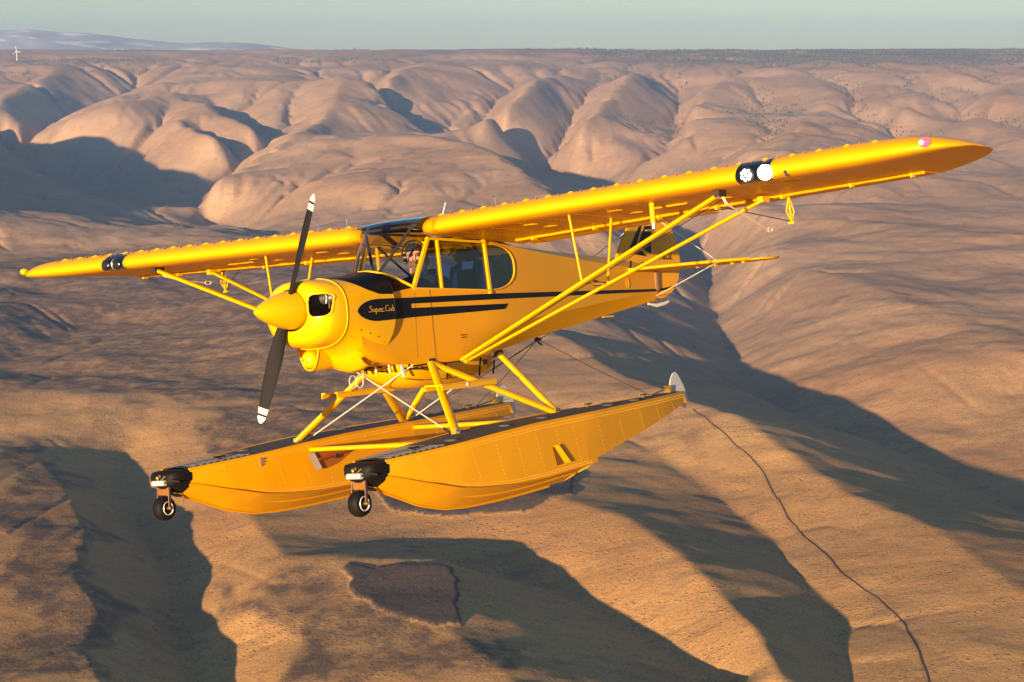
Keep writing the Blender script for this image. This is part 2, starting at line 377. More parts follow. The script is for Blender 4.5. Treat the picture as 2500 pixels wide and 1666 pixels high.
def make_terrain():
    X, Y, H = GX, GY, GH
    ext = [24800., 25600., 26400., 27200.]
    X = np.vstack([X] + [(X[-1] / Y[-1] * e)[None] for e in ext]); H = np.vstack([H] + [np.full((1, X.shape[1]), -7. - 3 * i) for i in range(4)])
    Y = np.vstack([Y] + [np.full((1, X.shape[1]), e) for e in ext])
    nv, nu = X.shape
    me = bpy.data.meshes.new('terrain')
    co = np.stack([X, Y, H + ZC], -1).reshape(-1, 3).astype(np.float32)
    i = np.arange(nv - 1)[:, None] * nu + np.arange(nu - 1)[None]
    q = np.stack([i, i + 1, i + nu + 1, i + nu], -1).reshape(-1, 4).astype(np.int32)
    me.vertices.add(len(co)); me.vertices.foreach_set('co', co.ravel())
    me.loops.add(q.size); me.loops.foreach_set('vertex_index', q.ravel())
    me.polygons.add(len(q)); me.polygons.foreach_set('loop_start', np.arange(0, q.size, 4, dtype=np.int32)); me.polygons.foreach_set('loop_total', np.full(len(q), 4, np.int32))
    me.polygons.foreach_set('use_smooth', np.ones(len(q), bool)); me.update(calc_edges=True)
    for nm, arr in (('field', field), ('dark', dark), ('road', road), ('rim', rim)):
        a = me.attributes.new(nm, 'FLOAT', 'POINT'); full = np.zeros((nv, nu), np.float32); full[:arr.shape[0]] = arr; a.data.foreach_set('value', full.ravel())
    o = bpy.data.objects.new('terrain', me); COL.objects.link(o); o['kind'] = 'structure'
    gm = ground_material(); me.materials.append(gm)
    # the same country carried on beneath and behind the camera
    x = np.linspace(-4500, 4500, 91); y = np.linspace(-2400, 845, 40); XX, YY = np.meshgrid(x, y); ZZ = ZC - 505 + 26 * vnoise(XX / 420, YY / 420, 81) + 9 * vnoise(XX / 130, YY / 130, 82)
    mb = MB(); mb.ring_loft([[(XX[i, j], YY[i, j], ZZ[i, j]) for j in range(91)] for i in range(40)], closed=False); g = mb.build('ground', gm, None, auto=80); g['kind'] = 'structure'
    return o
def ground_material():
    m = bpy.data.materials.new('dry_grassland'); m.use_nodes = True; nt = m.node_tree; N = nt.nodes; Lk = nt.links
    b = N['Principled BSDF']; b.inputs['Roughness'].default_value = .95; b.inputs['Specular IOR Level'].default_value = .1
    geo = N.new('ShaderNodeNewGeometry')
    def noise(scale, detail=6, rough=.6, sx=1, sy=1, dist=0.0):
        mp = N.new('ShaderNodeMapping'); mp.inputs['Scale'].default_value = (scale * sx, scale * sy, scale)
        n = N.new('ShaderNodeTexNoise'); n.inputs['Scale'].default_value = 1; n.inputs['Detail'].default_value = detail; n.inputs['Roughness'].default_value = rough; n.inputs['Distortion'].default_value = dist
        Lk.new(geo.outputs['Position'], mp.inputs[0]); Lk.new(mp.outputs[0], n.inputs['Vector']); return n.outputs[0]
    def ramp(fac, a, c, lo=0, hi=1):
        r = N.new('ShaderNodeMapRange'); r.inputs[1].default_value = a; r.inputs[2].default_value = c; r.inputs[3].default_value = lo; r.inputs[4].default_value = hi
        Lk.new(fac, r.inputs[0]); return r.outputs[0]
    def mix(fac, A, B):
        x = N.new('ShaderNodeMix'); x.data_type = 'RGBA'
        for s, v in ((0, fac), (6, A), (7, B)):
            if isinstance(v, (tuple, float)): x.inputs[s].default_value = v if not isinstance(v, tuple) else (*v, 1)
            else: Lk.new(v, x.inputs[s])
        return x.outputs[2]
    def math_(op, a, c):
        x = N.new('ShaderNodeMath'); x.operation = op; x.use_clamp = op in ('MULTIPLY', 'MAXIMUM', 'ADD')
        for s, v in ((0, a), (1, c)):
            if isinstance(v, float): x.inputs[s].default_value = v
            else: Lk.new(v, x.inputs[s])
        return x.outputs[0]
    def attr(n):
        a = N.new('ShaderNodeAttribute'); a.attribute_name = n; return a.outputs['Fac']
    # grass colour graded by distance: haze grey painted in far, sunlit gold near
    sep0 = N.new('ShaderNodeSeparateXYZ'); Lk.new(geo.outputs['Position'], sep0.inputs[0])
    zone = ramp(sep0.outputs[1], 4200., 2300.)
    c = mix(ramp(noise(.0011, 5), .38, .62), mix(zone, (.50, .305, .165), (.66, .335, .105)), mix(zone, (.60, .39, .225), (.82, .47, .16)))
    c = mix(ramp(noise(.006, 8, .7, 1, .6, 1.0), .54, .68, 0, .6), c, (.32, .17, .085))
    c = mix(ramp(noise(.045, 8, .75, .7, 1.3), .52, .64, 0, .5), c, (.27, .165, .10))
    c = mix(ramp(noise(.022, 8, .75, .6, 1.4), .54, .66, 0, .6), c, (.78, .48, .195))
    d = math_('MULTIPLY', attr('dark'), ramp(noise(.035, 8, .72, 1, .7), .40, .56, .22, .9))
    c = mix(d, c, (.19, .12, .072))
    # scattered sage and tussock
    vo = N.new('ShaderNodeTexVoronoi'); vo.inputs['Scale'].default_value = .16; Lk.new(geo.outputs['Position'], vo.inputs['Vector'])
    tus = math_('MULTIPLY', ramp(vo.outputs['Distance'], .30, .14), ramp(noise(.011, 6, .7), .44, .58))
    c = mix(math_('MULTIPLY', tus, .8), c, (.07, .055, .042))
    c = mix(ramp(noise(.5, 6, .85), .47, .60, 0, .6), c, (.15, .10, .07))
    c = mix(attr('field'), c, mix(ramp(noise(.22, 4, .8, 1, .35), .35, .65), (.10, .072, .052), (.17, .115, .08)))
    c = mix(math_('MULTIPLY', attr('rim'), ramp(noise(.12, 4), .45, .7, 0, .6)), c, (.055, .042, .036))  # dark edge round the fields, shade of the mesa edge painted in
    c = mix(math_('MULTIPLY', attr('road'), .35), c, (.20, .12, .07))
    # timber-dark ground on the far plateau
    sep = N.new('ShaderNodeSeparateXYZ'); Lk.new(geo.outputs['Position'], sep.inputs[0])
    fr = math_('MULTIPLY', ramp(sep.outputs[1], 13500., 16500.), ramp(noise(.0016, 6, .65), .42, .58))
    fr = math_('MULTIPLY', fr, ramp(sep.outputs[0], -3000., 1500., .15, 1.))
    c = mix(math_('MULTIPLY', fr, .8), c, (.07, .075, .05))
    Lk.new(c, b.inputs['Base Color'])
    bp = N.new('ShaderNodeBump'); bp.inputs['Strength'].default_value = .9; bp.inputs['Distance'].default_value = 1.6
    hsum = N.new('ShaderNodeMath'); hsum.operation = 'ADD'; Lk.new(noise(.16, 6, .75), hsum.inputs[0]); Lk.new(math_('MULTIPLY', tus, .5), hsum.inputs[1])
    Lk.new(hsum.outputs[0], bp.inputs['Height']); Lk.new(bp.outputs[0], b.inputs['Normal'])
    return m
make_terrain()

# ---------------------------------------------------------------- dirt track along the spur
def track():
    P = np.array(ROAD); seg = np.hypot(*np.diff(P[:, :2], axis=0).T); t = np.concatenate([[0], np.cumsum(seg)]); d = np.arange(0, t[-1], 4.0)
    x = np.interp(d, t, P[:, 0]) + 3.5 * vnoise(d / 42, d * 0 + 3.3, 91); y = np.interp(d, t, P[:, 1]) + 6 * vnoise(d / 60, d * 0 + 9.1, 92)
    k = 5
    for _ in range(3): x = np.convolve(np.pad(x, k // 2, 'edge'), np.ones(k) / k, 'valid'); y = np.convolve(np.pad(y, k // 2, 'edge'), np.ones(k) / k, 'valid')
    tx, ty = np.gradient(x), np.gradient(y); n = np.hypot(tx, ty); nx, ny = -ty / n, tx / n
    rut = noisy(mat('bare_earth_rut', (.12, .07, .042), .95, spec=.1), .15, .4)
    mb = MB(); w = 1.05 + .5 * vnoise(d / 25, d * 0 + 1.7, 93); rows = []
    for s in (-1, -.33, .33, 1):
        px, py = x + nx * w * s, y + ny * w * s; rows.append(np.stack([px, py, ZC + ground_h(px, py) + .35 - .12 * abs(s)], -1))
    mb.ring_loft([[tuple(r[i]) for r in rows] for i in range(len(d))], closed=False)
    o = mb.build('track', rut, None, auto=80); o['kind'] = 'structure'
track()

# ---------------------------------------------------------------- far mountains
def mountains():
    prof = [(-700, 60), (-300, 63), (-120, 66), (0, 68), (60, 71), (100, 68), (165, 74), (230, 74), (330, 86), (450, 96), (560, 95), (650, 103), (720, 111), (800, 119), (860, 124)]
    D = 25000.; nx, ny = 320, 40
    xs = np.linspace(prof[0][0], prof[-1][0], nx); top = (117.6 - np.interp(xs, [p[0] for p in prof], [p[1] for p in prof])) * 1.0625 / F_PX * D
    Xr = (xs * 1.0625 - 1250) / F_PX * D / CP
    v = []; f = []
    for j in range(ny):
        t = j / (ny - 1)                     # 0 foot .. 1 crest .. back
        for i in range(nx):
            y = D - 3500 * (1 - t) * 1.0
            r = max(0, top[i] + 40) * (t ** 1.3)
            n = float(vnoise(np.array(Xr[i] / 1000), np.array(y / 1500), 61)) * 320 + float(vnoise(np.array(Xr[i] / 330), np.array(y / 560), 62)) * 130
            v.append((Xr[i], y, ZC - 60 + r + n * t * (1 - t) * 1.2 + (n * .10 if t > .95 else 0)))
    for j in range(ny - 1):
        for i in range(nx - 1): f.append((j * nx + i, j * nx + i + 1, (j + 1) * nx + i + 1, (j + 1) * nx + i))
    o = len(v)
    for i in range(nx): v.append((Xr[i], D + 1500, ZC - 60))
    for i in range(nx - 1): f.append(((ny - 1) * nx + i, (ny - 1) * nx + i + 1, o + i + 1, o + i))
    m = mat('mountain_hazed_rock', (.10, .11, .12), .95); nt = m.node_tree; b = nt.nodes['Principled BSDF']
    n = nt.nodes.new('ShaderNodeTexNoise'); n.inputs['Scale'].default_value = .002; n.inputs['Detail'].default_value = 8
    g = nt.nodes.new('ShaderNodeNewGeometry'); nt.links.new(g.outputs['Position'], n.inputs['Vector'])
    r = nt.nodes.new('ShaderNodeMapRange'); r.inputs[1].default_value = .55; r.inputs[2].default_value = .62; nt.links.new(n.outputs[0], r.inputs[0])
    mx = nt.nodes.new('ShaderNodeMix'); mx.data_type = 'RGBA'; mx.inputs[6].default_value = (.42, .42, .45, 1); mx.inputs[7].default_value = (.75, .74, .76, 1)  # rock and snow lightened, distance haze put into the colour
    nt.links.new(r.outputs[0], mx.inputs[0]); nt.links.new(mx.outputs[2], b.inputs['Base Color'])
    mb = MB(); mb.v = v; mb.f = f; ob = mb.build('mountain_range', m, auto=60); ob['kind'] = 'structure'
mountains()

# ---------------------------------------------------------------- woods along the rim (too many and too far to count)
def woodland():
    rng = np.random.RandomState(7); mb_v = []; mb_f = []
    N0 = 70000
    u = rng.uniform(-.33, .33, N0); y = np.exp(rng.uniform(math.log(9500), math.log(20000), N0)); x = u * y
    h = ground_h(x, y)
    e = 40.; hx = (ground_h(x + e, y) - ground_h(x - e, y)) / (2 * e); lap = ground_h(x + 160, y) + ground_h(x - 160, y) - 2 * h
    n = vnoise(x / 900, y / 1400, 71) + .5 * vnoise(x / 260, y / 400, 72)
    xd = (1250 + F_PX * x / (y * CP - h * SP)) / 1.0625
    right = np.clip((xd - 1150) / 500, 0, 1); rimz = np.clip((y - 13200) / 2500, 0, 1)
    score = n + .5 * right + (.55 + .25 * right) * rimz + np.clip(lap / 60, -.3, .5) * right - .72
    keep = (score > 0) & ((y > 13600) | (lap > 5)) & (rng.rand(N0) < np.clip(.25 + score * 1.2, 0, 1) * (.35 + .65 * rimz * 1.0 + .25 * right))
    xs, ys, hs = x[keep], y[keep], h[keep]
    for k in range(len(xs)):
        H = rng.uniform(8, 15) if ys[k] < 13600 else rng.uniform(10, 23); R = H * rng.uniform(.20, .34); a0 = rng.rand() * 6
        o = len(mb_v); rings = ((.18, 1.0), (.55, .72), (1.0, .0))
        mb_v.append((xs[k], ys[k], ZC + hs[k] - 1))
        for fz, fr in rings[:2]:
            for j in range(5):
                a = a0 + j * 1.2566; rr = R * fr * rng.uniform(.75, 1.2); mb_v.append((xs[k] + math.cos(a) * rr, ys[k] + math.sin(a) * rr, ZC + hs[k] + H * fz * rng.uniform(.9, 1.1)))
        mb_v.append((xs[k], ys[k], ZC + hs[k] + H))
        for j in range(5):
            q = (j + 1) % 5; mb_f.append((o, o + 1 + q, o + 1 + j)); mb_f.append((o + 1 + j, o + 1 + q, o + 6 + q, o + 6 + j)); mb_f.append((o + 6 + j, o + 6 + q, o + 11))
    me = bpy.data.meshes.new('rim_woodland'); me.from_pydata(mb_v, [], mb_f); me.update()
    m = noisy(mat('conifer_green', (.055, .06, .035), .9), .004, .35); me.materials.append(m)
    o = bpy.data.objects.new('rim_woodland', me); COL.objects.link(o)
    tag(o, 'dark conifer woods scattered along the far rim and its draws', 'woodland', kind='stuff')
    print('trees', len(xs))
woodland()

# ---------------------------------------------------------------- wind turbine on the left skyline
def turbine():
    D = 15500.; X, Y, s = pt(38, 117, D); h = float(ground_h(X, Y)); z0 = ZC + h - 2
    white = mat('turbine_white', (.8, .8, .8), .5)
    root = empty('wind_turbine', Matrix.Translation((X, Y, z0)))
    tag(root, 'white wind turbine standing on the left skyline', 'wind turbine')
    H = 88.
    MB().tube([(0, 0, -8), (0, 0, H * .5), (0, 0, H)], [2.9, 2.4, 1.9], 12).build('tower', white, root)
    MB().box((0, 1.0, H + 1.6), (4, 11, 4)).build('nacelle', white, root, False)
    hub = MB().sphere((0, -5.6, H + 1.6), 2.2).build('hub', white, root)
    for a in (100, 340, 220):
        r = math.radians(a); d = Vector((math.cos(r), 0, math.sin(r)))
        mb = MB(); c = Vector((0, -5.6, H + 1.6)); mb.foil(c + d * 1.5, c + d * 14, 4.2, 1.1, fwd=(-d.z, .3, d.x)); mb.foil(c + d * 14, c + d * 42, 2.6, .7, fwd=(-d.z, .15, d.x))
        mb.build('blade', white, root)
turbine()

# ---------------------------------------------------------------- the air
def haze():
    m = bpy.data.materials.new('thin_haze'); m.use_nodes = True; nt = m.node_tree
    nt.nodes.remove(nt.nodes['Principled BSDF'])
    v = nt.nodes.new('ShaderNodeVolumePrincipled'); v.inputs['Density'].default_value = HAZE_D
    v.inputs['Color'].default_value = (.27, .51, 1.0, 1); v.inputs['Anisotropy'].default_value = 0.0
    nt.links.new(v.outputs[0], nt.nodes['Material Output'].inputs['Volume'])
    x0, x1, y0, y1 = -19000, 16000, -2500, 28500
    lo = ZC - 1250; hi = ZC + 430
    mb = MB().box(((x0 + x1) / 2, (y0 + y1) / 2, (lo + hi) / 2), (x1 - x0, y1 - y0, hi - lo))
    o = mb.build('haze', m, None, False); tag(o, 'thin pale blue haze filling the air over the hills', 'haze', kind='stuff')
HAZE_D = 2.6e-5
haze()
# ================================================================== the floatplane (x forward, y port, z up; origin on the wing's leading edge)
R_AC = ((-.56616409, .81937892, -.08986881), (.05394317, -.07196175, -.99594761), (-.8225256, -.56871758, -.00345774))
C_AC = Vector((12.630687, 9.98538225, -1.06260141))
B = Matrix(((1, 0, 0), (0, -SP, CP), (0, -CP, -SP)))
MR = B @ Matrix(R_AC)
M_AC = Matrix.Translation(Vector((0, 0, ZC)) - MR @ C_AC) @ MR.to_4x4()
plane = empty('floatplane', M_AC)
tag(plane, 'yellow high-wing floatplane with black side stripes and two riveted floats', 'floatplane')

# ---- paints
def paint(name, color, rough=.32, coat=.35, spec=.3):
    m = noisy(mat(name, color, rough, coat=coat, spec=spec), 2.2, .07, .08); m.node_tree.nodes['Principled BSDF'].inputs['Coat Roughness'].default_value = .12; return m
YEL = paint('yellow_enamel', (.77, .42, .0), .30, .10)
FAB = paint('yellow_fabric', (.745, .352, .0), .45, .04, .2)
FLT = paint('float_yellow', (.69, .325, .0), .45, .04, .2)
NAVY = paint('navy_black_enamel', (.005, .007, .012), .45, .03, .12)
BLK = noisy(mat('black_rubber', (.006, .006, .0065), .65, spec=.2), 20, .3)
DKM = noisy(mat('dark_steel', (.05, .045, .04), .45, .6), 30, .3)
ALU = noisy(mat('bare_aluminium', (.62, .62, .6), .32, .9), 20, .15)
STL = mat('wire_steel', (.72, .70, .64), .35, .3)
BRS = noisy(mat('brass_fitting', (.55, .36, .10), .35, .9), 30, .2)
WHT = noisy(mat('white_plastic', (.75, .74, .70), .45), 20, .06)
DECK = noisy(mat('grip_deck', (.045, .05, .06), .75), 40, .5)
DARKIN = noisy(mat('cabin_lining', (.018, .018, .02), .8), 10, .3)
BLUE = noisy(mat('blue_upholstery', (.014, .045, .17), .7), 12, .3)
def glass(name, tint, gloss=.10):
    m = bpy.data.materials.new(name); m.use_nodes = True; nt = m.node_tree; nt.nodes.remove(nt.nodes['Principled BSDF'])
    t = nt.nodes.new('ShaderNodeBsdfTransparent'); t.inputs[0].default_value = (*tint, 1)
    g = nt.nodes.new('ShaderNodeBsdfGlossy'); g.inputs['Roughness'].default_value = .03
    lw = nt.nodes.new('ShaderNodeLayerWeight'); pw = nt.nodes.new('ShaderNodeMath'); pw.operation = 'POWER'; pw.inputs[1].default_value = 4.0; nt.links.new(lw.outputs['Facing'], pw.inputs[0])
    fr = nt.nodes.new('ShaderNodeMapRange'); fr.inputs[3].default_value = .05; fr.inputs[4].default_value = .8; nt.links.new(pw.outputs[0], fr.inputs[0])
    mx = nt.nodes.new('ShaderNodeMixShader'); nt.links.new(fr.outputs[0], mx.inputs[0]); nt.links.new(t.outputs[0], mx.inputs[1]); nt.links.new(g.outputs[0], mx.inputs[2])
    nt.links.new(mx.outputs[0], nt.nodes['Material Output'].inputs[0]); return m
GLS = glass('clear_acrylic', (.86, .90, .92))
GLS2 = glass('dark_cabin_acrylic', (.24, .31, .46))  # port panes, tinted dark to stand for the cabin's shade
def emit(name, c, s):
    m = mat(name, c, .3); b = m.node_tree.nodes['Principled BSDF']; b.inputs['Emission Color'].default_value = (*c, 1); b.inputs['Emission Strength'].default_value = s; return m

I = lambda x, xs, ys: float(np.interp(x, xs, ys))
def SI(x, xs, ys):
    """smooth monotone interpolation"""
    xs = np.asarray(xs, float); ys = np.asarray(ys, float); x = min(max(x, xs[0]), xs[-1]); k = min(max(int(np.searchsorted(xs, x)) - 1, 0), len(xs) - 2)
    d = np.diff(ys) / np.diff(xs); m = np.empty(len(xs)); m[0] = d[0]; m[-1] = d[-1]
    m[1:-1] = np.where(d[1:] * d[:-1] > 0, 2 * d[1:] * d[:-1] / (d[1:] + d[:-1] + 1e-12 * np.sign(d[1:] + d[:-1] + 1e-30)), 0)
    h = xs[k + 1] - xs[k]; t = (x - xs[k]) / h
    return float((2 * t ** 3 - 3 * t * t + 1) * ys[k] + (t ** 3 - 2 * t * t + t) * h * m[k] + (3 * t * t - 2 * t ** 3) * ys[k + 1] + (t ** 3 - t * t) * h * m[k + 1])
_csec = {}
# ---------------------------------------------------------------- fuselage
def hw(x): return I(x, [-4.84, -4.0, -3.0, -2.0, -1.55, -1.1, .2, .62], [.026, .102, .192, .283, .322, .352, .362, .368])
def zu(x): return I(x, [-4.84, -4, -3, -2, -1.6, -1.0], [-.468, -.42, -.335, -.245, -.20, -.13])
def zr(x): return I(x, [-4.84, -4, -3, -2, -1.6, -1.0], [-.41, -.318, -.245, -.172, -.13, .05])
def zs(x): return -.555 - .05 * (.2 - x)
def zl(x): return I(x, [-4.84, -4.25, -1.77, -.9, -.4, .62, .85, 1.0], [-.70, -.738, -.916, -1.02, -1.18, -1.20, -1.13, -1.03])
def zk(x): return I(x, [-4.84, -4.58, -1.22, -.9, -.45, -.06, .62, .85, 1.0], [-.80, -.832, -1.195, -1.245, -1.268, -1.25, -1.225, -1.16, -1.06])
def hk(x): return hw(x) * I(x, [-4.84, -1.8, -.9, -.5], [.35, .55, .86, .97])
def fus_side(x, z):
    """half-width of the port side at height z"""
    if x > .62: return cowl_y(x, z)
    if z > zl(x): return hw(x)
    t = (zl(x) - z) / max(1e-6, zl(x) - zk(x)); return hw(x) + (hk(x) - hw(x)) * t
def build_fuselage():
    mb = MB()
    xs = [1.0, .85, .74, .62, .5, .35, .2, 0, -.2, -.45, -.7, -.9, -1.05, -1.22, -1.4, -1.6, -1.9, -2.3, -2.8, -3.3, -3.8, -4.25, -4.6, -4.84]
    for s in (1, -1):
        rings = []
        for x in xs:
            top = (I(x, [.2, .62], [-.555, -.60]) if x >= .2 else zs(x)) if x > -1.6 else zu(x)
            a = [(x, s * hw(x), top + (zl(x) - top) * k / 4) for k in range(5)]
            b = [(x, s * (hw(x) + (hk(x) - hw(x)) * k / 3), zl(x) + (zk(x) - zl(x)) * k / 3) for k in (1, 2, 3)]
            rings.append(a + b)
        mb.ring_loft(rings, closed=False)
        # panel round the rear quarter window
        inner = []; outer = []
        for k in range(33):
            a = math.pi / 2 - math.pi * k / 32
            cx = abs(math.cos(a)) ** .82; sz = math.copysign(abs(math.sin(a)) ** .82, math.sin(a))
            x = -1.0 - .487 * cx; z = -.388 + .222 * sz; inner.append((x, s * hw(x), z))
            t = k / 32; 
            if t < .38: q = t / .38; xo = -1.0 - .6 * q; zo = zu(xo) + .0
            elif t < .62: q = (t - .38) / .24; xo = -1.6; zo = zu(-1.6) + (zs(-1.6) - zu(-1.6)) * q
            else: q = (t - .62) / .38; xo = -1.6 + .6 * q; zo = zs(xo)
            outer.append((xo, s * hw(xo), zo))
        mb.ring_loft([inner, outer], closed=False)
    # belly
    mb.ring_loft([[(x, -hk(x), zk(x)), (x, 0, zk(x) - .006), (x, hk(x), zk(x))] for x in xs], closed=False)
    # turtledeck
    rings = []
    for x in [-1.0, -1.2, -1.4, -1.6, -1.9, -2.3, -2.8, -3.3, -3.8, -4.25, -4.6, -4.84]:
        r = []
        for k in range(13):
            t = -1 + k / 6; r.append((x, hw(x) * t, zu(x) + (zr(x) - zu(x)) * (1 - abs(t) ** 1.8)))
        rings.append(r)
    mb.ring_loft(rings, closed=False)
    # tail post
    mb.add([(-4.84, .026, -.468), (-4.84, -.026, -.468), (-4.84, -.01, -.8), (-4.84, .01, -.8)], [(0, 1, 2, 3)])
    fus = mb.build('fuselage', FAB, plane, auto=22)
    # boot cowl: firewall arch to windshield base
    mb = MB(); rings = []
    for k in range(25):
        t = -1 + k / 12; F = (.62, .368 * t, -.60 + .205 * (1 - abs(t) ** 2.8)); A = ws_base(t)
        rings.append([(F[0] + (A[0] - F[0]) * q, F[1] + (A[1] - F[1]) * q, F[2] + (A[2] - F[2]) * q + .012 * math.sin(math.pi * q) * (1 - t * t)) for q in (0, .25, .5, .75, 1)])
    mb.ring_loft(rings, closed=False); mb.build('boot_cowl', YEL, fus, auto=50)
    # black anti-glare panel on top of it
    mb = MB(); rings = []
    for k in range(33):
        t = -1 + 2 * k / 32; F = (.62, .368 * t, -.60 + .205 * (1 - abs(t) ** 2.8)); A = ws_base(t); r = []
        q0 = 0.0
        for q in np.linspace(q0, .97, 7):
            r.append((F[0] + (A[0] - F[0]) * q, (F[1] + (A[1] - F[1]) * q) * 1.002, F[2] + (A[2] - F[2]) * q + .012 * math.sin(math.pi * q) * (1 - t * t) + .004))
        rings.append(r)
    mb.ring_loft(rings, closed=False)
    # its forward tongue on the cowling, wrapping down the upper sides
    rings = []
    for x in np.linspace(1.13, .556, 18):
        zlow = I(x, [.55, .75, .9, 1.0, 1.08, 1.13], [-.605, -.60, -.555, -.505, -.46, -.44]); lo, hi = 0.0, math.pi / 2
        for _ in range(30):
            m = (lo + hi) / 2
            if cowl_pt(x, m)[1] < zlow: lo = m
            else: hi = m
        rings.append([(x,) + cowl_pt(x, lo + (math.pi - 2 * lo) * k / 36, .0035) for k in range(37)])
    mb.ring_loft(rings, closed=False)
    mb.build('anti_glare_panel', NAVY, fus, auto=60)
    return fus
def ws_base(t): return (.2 + .27 * (1 - abs(t) ** 2.2), .362 * t, -.555 + .172 * (1 - abs(t) ** 2.4))
def ws_top(t): return (.05 - .13 * abs(t) ** 5, .362 * t, .075 - .185 * abs(t) ** 6)

# cowling section: half width, top, bottom, roundness
CS = [(1.478, .19, -.50, -.865, 2.0), (1.47, .245, -.464, -.916, 2.05), (1.45, .297, -.446, -.956, 2.12), (1.41, .345, -.435, -.988, 2.25), (1.35, .380, -.430, -1.010, 2.4), (1.26, .396, -.427, -1.02, 2.55), (1.15, .403, -.424, -1.04, 2.6), (1.0, .406, -.418, -1.10, 2.8), (.8, .406, -.408, -1.18, 3.1), (.55, .404, -.392, -1.215, 3.4)]
_cx = [c[0] for c in CS][::-1]
def cowl_sec(x):
    k = round(x, 4)
    if k not in _csec: _csec[k] = [SI(k, _cx, [c[i] for c in CS][::-1]) for i in (1, 2, 3, 4)]
    return list(_csec[k])
def cowl_pt(x, a, off=0.0):
    w, t, b, n = cowl_sec(x); w += off; t += off; b -= off; zc = -.71; c, s = math.cos(a), math.sin(a)
    y = w * math.copysign(abs(c) ** (2 / n), c); h = (t - zc) if s > 0 else (zc - b)
    return y, zc + h * math.copysign(abs(s) ** (2 / n), s)
def cowl_y(x, z):
    w, t, b, n = cowl_sec(x); zc = -.71; h = (t - zc) if z > zc else (zc - b); r = min(1, abs((z - zc) / h))
    return w * (1 - r ** n) ** (1 / n)
def x_te(z): return I(z, [-1.30, -1.215, -1.11, -1.045, -.94, -.83, -.7], [1.0, .885, .75, .655, .59, .553, .55])
INLET = dict(y0=.195, y1=.374, z0=-.765, z1=-.56, r=.058)
def in_inlet(y, z, g=0.0):
    cy, cz = (INLET['y0'] + INLET['y1']) / 2, (INLET['z0'] + INLET['z1']) / 2; a = (INLET['y1'] - INLET['y0']) / 2 + g; b = (INLET['z1'] - INLET['z0']) / 2 + g; r = INLET['r'] + g
    dx = max(abs(abs(y) - cy) - (a - r), 0); dz = max(abs(z - cz) - (b - r), 0); return math.hypot(dx, dz) < r and abs(abs(y) - cy) < a and abs(z - cz) < b
